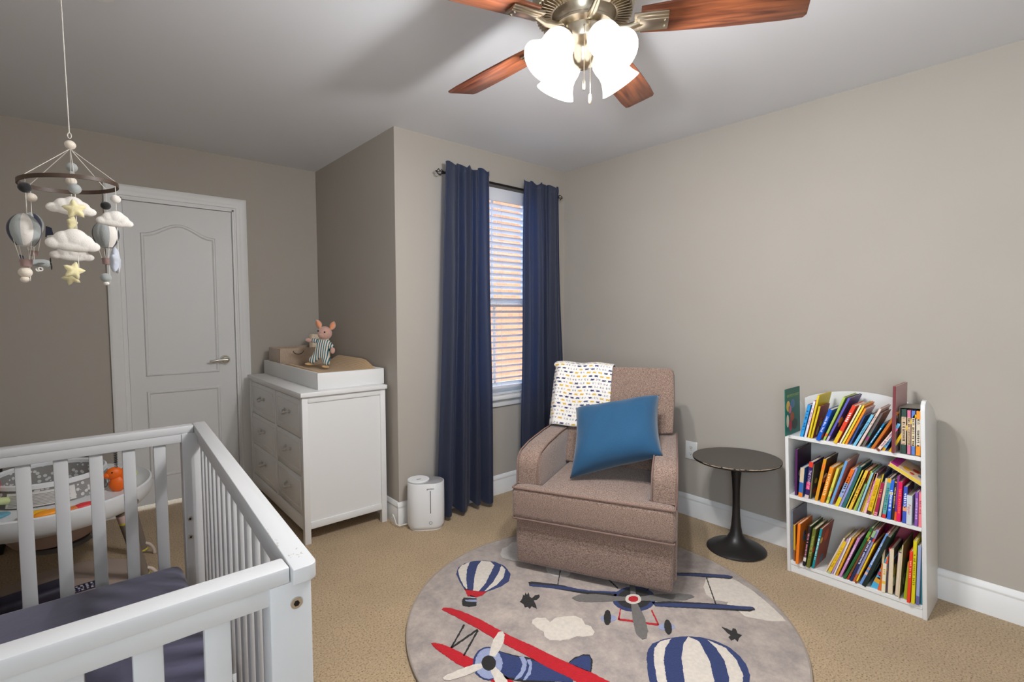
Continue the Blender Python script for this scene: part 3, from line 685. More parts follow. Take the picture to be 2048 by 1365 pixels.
# ------------------------------------------------------------------ round rug
RUG = [
  ('blue', 0, [(-0.336, 0.518), (-0.315, 0.586), (-0.285, 0.662), (-0.241, 0.706), (-0.191, 0.720), (-0.140, 0.707), (-0.094, 0.676), (-0.061, 0.627), (-0.052, 0.561), (-0.078, 0.482), (-0.130, 0.437), (-0.180, 0.426), (-0.235, 0.430), (-0.270, 0.437), (-0.300, 0.468)]),
  ('white', 1, [(-0.162, 0.714), (-0.218, 0.711), (-0.258, 0.684), (-0.290, 0.627), (-0.321, 0.548), (-0.328, 0.507), (-0.275, 0.589), (-0.220, 0.660)]),
  ('white', 1, [(-0.109, 0.683), (-0.161, 0.651), (-0.233, 0.578), (-0.311, 0.485), (-0.294, 0.463), (-0.227, 0.496), (-0.147, 0.556), (-0.087, 0.601), (-0.078, 0.642)]),
  ('white', 1, [(-0.060, 0.577), (-0.071, 0.531), (-0.131, 0.476), (-0.200, 0.448), (-0.266, 0.441), (-0.274, 0.445), (-0.194, 0.480), (-0.117, 0.529)]),
  ('red', 0, [(-0.332, 0.527), (-0.314, 0.490), (-0.292, 0.461), (-0.269, 0.434), (-0.304, 0.425), (-0.337, 0.431), (-0.357, 0.467)]),
  ('grey', 0, [(-0.362, 0.453), (-0.345, 0.461), (-0.334, 0.443), (-0.340, 0.425)]),
  ('pale', 0, [(-0.382, 0.462), (-0.337, 0.423), (-0.352, 0.396), (-0.399, 0.441)]),
  ('black', 1, [(-0.402, 0.449), (-0.379, 0.466), (-0.339, 0.424), (-0.343, 0.414), (-0.385, 0.451), (-0.389, 0.433), (-0.355, 0.399), (-0.374, 0.377), (-0.403, 0.393), (-0.419, 0.419)]),
  ('black', 0, [(-0.205, 0.272), (-0.182, 0.281), (-0.158, 0.305), (-0.158, 0.293), (-0.133, 0.314), (-0.143, 0.292), (-0.124, 0.301), (-0.144, 0.270), (-0.145, 0.255), (-0.118, 0.264), (-0.100, 0.255), (-0.109, 0.240), (-0.135, 0.233), (-0.150, 0.238), (-0.161, 0.219), (-0.185, 0.181), (-0.189, 0.211), (-0.209, 0.203), (-0.205, 0.221), (-0.218, 0.224), (-0.206, 0.247)]),
  ('white', 0, [(-0.271, 0.123), (-0.254, 0.137), (-0.229, 0.135), (-0.203, 0.110), (-0.209, 0.076), (-0.172, 0.083), (-0.142, 0.069), (-0.098, 0.036), (-0.090, 0.004), (-0.110, -0.032), (-0.102, -0.056), (-0.118, -0.088), (-0.139, -0.098), (-0.169, -0.084), (-0.192, -0.060), (-0.232, -0.051), (-0.263, -0.033), (-0.292, -0.003), (-0.294, 0.025), (-0.274, 0.048), (-0.279, 0.083)]),
  ('cloudg', 0, [(0.015, 0.676), (0.062, 0.715), (0.100, 0.714), (0.152, 0.737), (0.179, 0.714), (0.047, 0.542), (0.022, 0.572), (0.008, 0.606), (-0.003, 0.636)]),
  ('cloudg', 0, [(0.105, 0.419), (0.170, 0.377), (0.188, 0.305), (0.127, 0.278), (0.075, 0.315), (0.066, 0.365)]),
  ('black', 0, [(-0.066, 0.366), (-0.048, 0.360), (0.035, 0.249), (0.094, 0.116), (0.176, 0.019), (0.155, 0.010), (0.061, 0.126), (-0.027, 0.273), (-0.076, 0.350)]),
  ('blue', 1, [(-0.078, 0.349), (-0.062, 0.341), (0.026, 0.240), (0.102, 0.124), (0.188, 0.033), (0.173, 0.028), (0.073, 0.137), (-0.028, 0.269), (-0.083, 0.338)]),
  ('black', 0, [(0.241, -0.124), (0.322, -0.186), (0.447, -0.321), (0.546, -0.445), (0.534, -0.460), (0.501, -0.447), (0.375, -0.309), (0.227, -0.155)]),
  ('blue', 1, [(0.232, -0.134), (0.310, -0.196), (0.439, -0.324), (0.547, -0.442), (0.542, -0.453), (0.514, -0.439), (0.382, -0.306), (0.229, -0.157)]),
  ('black', 0, [(0.555, -0.060), (0.625, -0.121), (0.730, -0.244), (0.729, -0.270), (0.701, -0.268), (0.620, -0.169), (0.538, -0.074)]),
  ('blue', 1, [(0.547, -0.067), (0.616, -0.127), (0.727, -0.243), (0.734, -0.265), (0.712, -0.261), (0.624, -0.167), (0.537, -0.077)]),
  ('black', 0, [(0.140, 0.349), (0.022, 0.256), (0.024, 0.252), (0.142, 0.344)]),
  ('black', 0, [(0.632, -0.177), (0.434, -0.328), (0.440, -0.330), (0.639, -0.178)]),
  ('black', 0, [(0.246, 0.126), (0.215, 0.044), (0.223, 0.046), (0.254, 0.128)]),
  ('black', 0, [(0.346, -0.047), (0.303, -0.052), (0.300, -0.058), (0.343, -0.053)]),
  ('blue', 0, [(0.277, -0.123), (0.246, -0.137), (0.213, -0.143), (0.178, -0.141), (0.147, -0.131), (0.121, -0.114), (0.103, -0.092), (0.094, -0.067), (0.095, -0.040), (0.106, -0.015), (0.127, 0.008), (0.156, 0.024), (0.191, 0.032), (0.227, 0.032), (0.261, 0.023), (0.290, 0.005), (0.310, -0.019), (0.318, -0.047), (0.315, -0.076), (0.300, -0.102)]),
  ('black', 1, [(0.264, -0.107), (0.240, -0.119), (0.213, -0.124), (0.186, -0.123), (0.160, -0.115), (0.139, -0.102), (0.125, -0.084), (0.117, -0.063), (0.118, -0.042), (0.128, -0.021), (0.145, -0.004), (0.168, 0.009), (0.196, 0.016), (0.225, 0.016), (0.252, 0.008), (0.275, -0.006), (0.290, -0.025), (0.297, -0.047), (0.295, -0.070), (0.283, -0.090)]),
  ('dgrey', 2, [(-0.007, 0.136), (0.040, 0.133), (0.102, 0.084), (0.141, 0.029), (0.189, -0.024), (0.163, -0.043), (0.099, 0.008), (0.029, 0.060), (-0.007, 0.104)]),
  ('dgrey', 2, [(0.237, -0.065), (0.313, -0.105), (0.400, -0.172), (0.430, -0.213), (0.425, -0.232), (0.374, -0.219), (0.293, -0.161), (0.211, -0.085)]),
  ('dgrey', 2, [(0.160, -0.071), (0.181, -0.090), (0.125, -0.164), (0.052, -0.231), (0.007, -0.254), (-0.012, -0.246), (0.002, -0.206), (0.074, -0.139)]),
  ('dgrey', 2, [(0.214, -0.030), (0.232, -0.046), (0.321, 0.019), (0.296, 0.036)]),
  ('white', 3, [(0.225, -0.080), (0.213, -0.086), (0.200, -0.089), (0.187, -0.089), (0.174, -0.085), (0.165, -0.079), (0.158, -0.071), (0.155, -0.061), (0.156, -0.051), (0.161, -0.041), (0.170, -0.032), (0.182, -0.026), (0.195, -0.022), (0.209, -0.022), (0.221, -0.025), (0.232, -0.032), (0.239, -0.040), (0.242, -0.051), (0.240, -0.061), (0.234, -0.071)]),
  ('red', 4, [(0.215, -0.071), (0.208, -0.075), (0.200, -0.076), (0.192, -0.076), (0.184, -0.074), (0.178, -0.070), (0.174, -0.064), (0.172, -0.058), (0.172, -0.052), (0.175, -0.046), (0.180, -0.041), (0.187, -0.037), (0.195, -0.035), (0.203, -0.036), (0.211, -0.038), (0.217, -0.042), (0.222, -0.047), (0.224, -0.054), (0.223, -0.060), (0.220, -0.066)]),
  ('red', 1, [(0.094, -0.059), (0.020, -0.103), (0.024, -0.108), (0.097, -0.064)]),
  ('red', 1, [(0.019, -0.105), (0.115, -0.239), (0.126, -0.234), (0.029, -0.098)]),
  ('red', 1, [(0.123, -0.238), (0.192, -0.159), (0.184, -0.158), (0.115, -0.237)]),
  ('pale', 0, [(0.025, -0.092), (0.017, -0.096), (0.008, -0.097), (-0.002, -0.095), (-0.012, -0.091), (-0.021, -0.085), (-0.028, -0.078), (-0.032, -0.069), (-0.034, -0.061), (-0.032, -0.053), (-0.027, -0.047), (-0.020, -0.043), (-0.010, -0.042), (-0.000, -0.044), (0.010, -0.048), (0.019, -0.054), (0.026, -0.062), (0.031, -0.070), (0.032, -0.079), (0.030, -0.086)]),
  ('black', 1, [(0.011, -0.075), (-0.002, -0.084), (-0.016, -0.092), (-0.028, -0.097), (-0.037, -0.098), (-0.042, -0.097), (-0.044, -0.092), (-0.042, -0.084), (-0.035, -0.075), (-0.026, -0.064), (-0.013, -0.053), (0.001, -0.043), (0.014, -0.035), (0.027, -0.030), (0.037, -0.028), (0.043, -0.030), (0.044, -0.035), (0.042, -0.043), (0.034, -0.053), (0.024, -0.064)]),
  ('pale', 0, [(0.161, -0.290), (0.153, -0.293), (0.144, -0.294), (0.133, -0.291), (0.123, -0.287), (0.114, -0.280), (0.107, -0.273), (0.102, -0.264), (0.101, -0.257), (0.103, -0.250), (0.108, -0.244), (0.116, -0.241), (0.126, -0.241), (0.136, -0.243), (0.147, -0.248), (0.156, -0.254), (0.163, -0.262), (0.168, -0.271), (0.169, -0.279), (0.166, -0.285)]),
  ('black', 1, [(0.152, -0.279), (0.139, -0.288), (0.125, -0.295), (0.113, -0.300), (0.104, -0.302), (0.097, -0.301), (0.095, -0.297), (0.096, -0.290), (0.101, -0.282), (0.110, -0.273), (0.122, -0.263), (0.135, -0.254), (0.148, -0.246), (0.161, -0.241), (0.171, -0.239), (0.178, -0.240), (0.181, -0.244), (0.179, -0.251), (0.173, -0.260), (0.164, -0.270)]),
  ('white', -1, [(0.536, -0.216), (0.613, -0.189), (0.667, -0.210), (0.708, -0.254), (0.711, -0.295), (0.679, -0.389), (0.636, -0.463), (0.587, -0.536), (0.552, -0.579), (0.502, -0.535), (0.473, -0.486), (0.453, -0.450), (0.471, -0.415), (0.448, -0.364), (0.503, -0.352), (0.472, -0.299), (0.486, -0.256)]),
  ('black', 0, [(0.308, -0.418), (0.311, -0.439), (0.313, -0.459), (0.332, -0.453), (0.337, -0.462), (0.314, -0.481), (0.317, -0.498), (0.287, -0.498), (0.263, -0.505), (0.271, -0.489), (0.252, -0.485), (0.262, -0.467), (0.283, -0.468), (0.288, -0.446)]),
  ('blue', 0, [(-0.092, -0.321), (-0.048, -0.297), (-0.002, -0.288), (0.054, -0.300), (0.111, -0.332), (0.146, -0.358), (0.179, -0.395), (0.201, -0.445), (0.206, -0.494), (0.189, -0.543), (0.159, -0.584), (0.114, -0.617), (0.042, -0.647), (-0.040, -0.662), (-0.128, -0.654), (-0.216, -0.621), (-0.269, -0.564), (-0.270, -0.496), (-0.223, -0.429), (-0.164, -0.375)]),
  ('white', 1, [(0.083, -0.320), (0.031, -0.300), (-0.018, -0.307), (-0.082, -0.345), (-0.158, -0.407), (-0.239, -0.488), (-0.262, -0.559), (-0.207, -0.504), (-0.132, -0.430), (-0.054, -0.370), (0.014, -0.335)]),
  ('white', 1, [(0.144, -0.359), (0.083, -0.371), (0.008, -0.408), (-0.084, -0.472), (-0.178, -0.541), (-0.234, -0.595), (-0.206, -0.619), (-0.115, -0.597), (-0.021, -0.553), (0.077, -0.483), (0.148, -0.402)]),
  ('white', 1, [(0.183, -0.419), (0.163, -0.464), (0.119, -0.520), (0.038, -0.578), (-0.071, -0.623), (-0.157, -0.640), (-0.093, -0.651), (0.013, -0.634), (0.096, -0.601), (0.154, -0.551), (0.191, -0.489)]),
  ('red', 2, [(-0.506, 0.454), (-0.494, 0.462), (-0.472, 0.441), (-0.452, 0.397), (-0.435, 0.342), (-0.421, 0.285), (-0.409, 0.200), (-0.395, 0.116), (-0.370, 0.019), (-0.351, -0.078), (-0.328, -0.165), (-0.309, -0.224), (-0.299, -0.288), (-0.287, -0.370), (-0.319, -0.380), (-0.352, -0.308), (-0.381, -0.237), (-0.389, -0.193), (-0.410, -0.108), (-0.424, -0.010), (-0.444, 0.091), (-0.456, 0.156), (-0.464, 0.229), (-0.479, 0.312), (-0.492, 0.387), (-0.502, 0.436)]),
  ('red', 1, [(-0.662, 0.294), (-0.648, 0.284), (-0.631, 0.256), (-0.617, 0.218), (-0.606, 0.176), (-0.597, 0.133), (-0.588, 0.106), (-0.606, 0.088), (-0.639, 0.095), (-0.652, 0.139), (-0.659, 0.199), (-0.665, 0.256)]),
  ('red', 0, [(-0.610, -0.017), (-0.554, -0.039), (-0.550, -0.103), (-0.544, -0.166), (-0.573, -0.171), (-0.589, -0.108)]),
  ('black', 1, [(-0.495, 0.306), (-0.618, 0.221), (-0.616, 0.214), (-0.493, 0.298)]),
  ('black', 1, [(-0.468, 0.244), (-0.616, 0.222), (-0.618, 0.213), (-0.471, 0.234)]),
  ('black', 1, [(-0.474, 0.238), (-0.607, 0.152), (-0.605, 0.145), (-0.473, 0.230)]),
  ('black', 0, [(-0.487, 0.085), (-0.477, 0.059), (-0.455, 0.017), (-0.419, -0.033), (-0.394, -0.093), (-0.367, -0.195), (-0.387, -0.212), (-0.462, -0.160), (-0.518, -0.111), (-0.564, -0.050), (-0.561, -0.005)]),
  ('blue', 1, [(-0.488, 0.077), (-0.478, 0.051), (-0.457, 0.008), (-0.426, -0.041), (-0.402, -0.100), (-0.373, -0.200), (-0.394, -0.219), (-0.458, -0.156), (-0.511, -0.104), (-0.555, -0.045), (-0.553, -0.001)]),
  ('pale', 2, [(-0.451, 0.002), (-0.437, -0.006), (-0.446, -0.033), (-0.473, -0.060), (-0.515, -0.080), (-0.539, -0.079), (-0.543, -0.072), (-0.500, -0.058), (-0.469, -0.035)]),
  ('pale', 2, [(-0.440, -0.027), (-0.428, -0.034), (-0.441, -0.059), (-0.479, -0.091), (-0.514, -0.101), (-0.521, -0.095), (-0.480, -0.076), (-0.454, -0.055)]),
  ('black', 1, [(-0.338, -0.142), (-0.299, -0.138), (-0.256, -0.148), (-0.239, -0.165), (-0.254, -0.192), (-0.290, -0.219), (-0.315, -0.234), (-0.324, -0.197)]),
  ('blue', 2, [(-0.333, -0.146), (-0.299, -0.144), (-0.261, -0.153), (-0.246, -0.169), (-0.261, -0.190), (-0.310, -0.227), (-0.322, -0.195)]),
  ('blue', 2, [(-0.518, 0.015), (-0.537, -0.004), (-0.559, -0.017), (-0.580, -0.023), (-0.599, -0.022), (-0.614, -0.014), (-0.625, 0.001), (-0.629, 0.020), (-0.628, 0.043), (-0.619, 0.068), (-0.605, 0.091), (-0.586, 0.112), (-0.564, 0.127), (-0.542, 0.135), (-0.520, 0.135), (-0.503, 0.127), (-0.492, 0.111), (-0.488, 0.089), (-0.491, 0.064), (-0.502, 0.038)]),
  ('pale', 3, [(-0.522, 0.017), (-0.540, 0.000), (-0.559, -0.012), (-0.579, -0.018), (-0.596, -0.017), (-0.610, -0.010), (-0.619, 0.003), (-0.623, 0.021), (-0.621, 0.042), (-0.613, 0.064), (-0.600, 0.085), (-0.583, 0.104), (-0.563, 0.118), (-0.543, 0.126), (-0.524, 0.126), (-0.508, 0.118), (-0.499, 0.104), (-0.495, 0.084), (-0.498, 0.062), (-0.508, 0.039)]),
  ('white', 4, [(-0.532, 0.084), (-0.500, 0.116), (-0.460, 0.147), (-0.419, 0.168), (-0.401, 0.162), (-0.409, 0.137), (-0.442, 0.106), (-0.486, 0.080), (-0.521, 0.063)]),
  ('white', 4, [(-0.581, 0.070), (-0.609, 0.084), (-0.662, 0.097), (-0.716, 0.105), (-0.732, 0.102), (-0.733, 0.090), (-0.715, 0.074), (-0.670, 0.059), (-0.629, 0.051), (-0.588, 0.047)]),
  ('white', 4, [(-0.576, 0.026), (-0.554, 0.021), (-0.556, -0.017), (-0.565, -0.057), (-0.582, -0.094), (-0.612, -0.106), (-0.616, -0.078), (-0.602, -0.038)]),
  ('black', 5, [(-0.540, 0.035), (-0.549, 0.026), (-0.559, 0.020), (-0.569, 0.017), (-0.578, 0.018), (-0.585, 0.022), (-0.590, 0.028), (-0.592, 0.037), (-0.591, 0.048), (-0.587, 0.059), (-0.581, 0.070), (-0.572, 0.079), (-0.562, 0.085), (-0.552, 0.089), (-0.543, 0.088), (-0.535, 0.085), (-0.530, 0.077), (-0.528, 0.068), (-0.529, 0.057), (-0.534, 0.045)]),
]
def rug_col(name, c, nz=.08, sc_=60): return mat('rug_' + name, c, .97, spec=.05, sheen=.2, noise=nz, nscale=sc_, bump=.6, bscale=330, bdist=.004)
rug_base = mat('rug_greige_pile', (172, 160, 148), .97, spec=.05, sheen=.2)
N, L, b = nodes(rug_base); tc = N.new('ShaderNodeTexCoord'); n1 = N.new('ShaderNodeTexNoise'); n1.inputs['Scale'].default_value = 7; n1.inputs['Detail'].default_value = 12; n1.inputs['Roughness'].default_value = .8
n2 = N.new('ShaderNodeTexNoise'); n2.inputs['Scale'].default_value = 330; L.new(tc.outputs['Object'], n1.inputs[0]); L.new(tc.outputs['Object'], n2.inputs[0])
r_ = N.new('ShaderNodeValToRGB'); r_.color_ramp.elements[0].position = .36; r_.color_ramp.elements[0].color = lin((140, 130, 127)); r_.color_ramp.elements[1].position = .66; r_.color_ramp.elements[1].color = lin((188, 174, 162))
L.new(n1.outputs['Fac'], r_.inputs[0]); L.new(r_.outputs[0], b.inputs[0])
bp = N.new('ShaderNodeBump'); bp.inputs['Strength'].default_value = .6; bp.inputs['Distance'].default_value = .004; L.new(n2.outputs['Fac'], bp.inputs['Height']); L.new(bp.outputs[0], b.inputs['Normal'])
RM = {'blue': (44, 56, 98), 'white': (206, 196, 184), 'red': (176, 20, 32), 'black': (36, 34, 32), 'grey': (160, 160, 166), 'dgrey': (106, 102, 98), 'pale': (142, 150, 180), 'cloudg': (196, 190, 184)}
rk = list(RM); rr = .817
m = MB(); m.lathe([(.0, .0), (rr, 0), (rr + .002, .004), (rr, .010), (rr - .008, .012), (0, .012)], 128, 0, None, False)
m.tube([((rr - .002) * math.cos(2*PI*i/160), (rr - .002) * math.sin(2*PI*i/160), .0105) for i in range(160)], .0038, len(rk) + 1, closed=True)
rnd = random.Random(2)
for c, lay, pts in RUG:
    out = []
    n = len(pts)
    for i in range(n):                     # tufted edge: fine steps with a slight jitter
        a, b2 = Vector(pts[i]), Vector(pts[(i+1) % n]); k = max(1, int((b2 - a).length / .007))
        for q in range(k):
            p = a.lerp(b2, q / k); p += Vector((rnd.uniform(-1, 1), rnd.uniform(-1, 1))) * .0013
            if p.length > .80: p = p.normalized() * .80
            out.append(p)
    m.prism(out, .0016, 1 + rk.index(c), T(0, 0, .0113 + .0004 * (lay + 1)))
bmesh.ops.triangulate(m.bm, faces=[f for f in m.bm.faces if len(f.verts) > 8])
rug = m.build('round_rug', [rug_base] + [rug_col(k, RM[k]) for k in rk] + [mat('rug_binding', (150, 138, 126), .9)], None, 40, (1.673, 1.356, 0))
tag(rug, 'round grey rug with hot air balloons, biplanes, birds and clouds under the armchair', 'rug')

# ------------------------------------------------------------------ bookcase; it leans slightly, as the photo shows
SHR = .045
BC = Matrix(((1, 0, 0, 0), (0, 1, SHR, 0), (0, 0, 1, 0), (0, 0, 0, 1)))
BX, BY0, BY1 = 2.70, .385, .945
bc = empty('bookcase', (2.82, .665, 0), 0, 'white three-shelf bookcase with arched back, packed with children\'s books', 'bookcase')
LB = T(-2.82, -.665, 0) @ BC
def panel_side(y, dz):
    m = MB(); prof = [(2.70, 0), (2.70, .91 - dz), (2.706, .935 - dz), (2.722, .950 - dz), (2.745, .953 - dz), (2.80, .938 - dz), (2.87, .905 - dz), (2.935, .862 - dz), (2.952, .84 - dz), (2.952, .145), (2.935, .14), (2.935, 0)]
    m.prism(prof, .016, 0, LB @ Matrix(((1, 0, 0, 0), (0, 0, 1, y), (0, 1, 0, 0), (0, 0, 0, 1))), .002)
    m.build('side_panel', white, bc)
panel_side(BY0, .008); panel_side(BY1 - .016, .045)
m = MB(); yy0, yy1 = BY0 + .016, BY1 - .016
arc = [(yy0 + (yy1 - yy0) * i / 24, .865 + .062 * math.sin(PI * (i / 24)) ** .8) for i in range(25)]
m.prism([(yy1, .05), (yy0, .05)] + arc, .008, 0, LB @ Matrix(((0, 0, 1, 2.938), (1, 0, 0, 0), (0, 1, 0, 0), (0, 0, 0, 1)))); m.build('back_panel', white, bc)
for z in (.703, .398, .058):
    m = MB(); m.box(2.702, 2.938, yy0, yy1, z - .018, z, 0, .0015, 1, LB); m.build('shelf', white, bc)
m = MB(); m.box(2.706, 2.72, yy0, yy1, 0, .04, 0, .001, 1, LB); m.build('kick_board', white, bc)

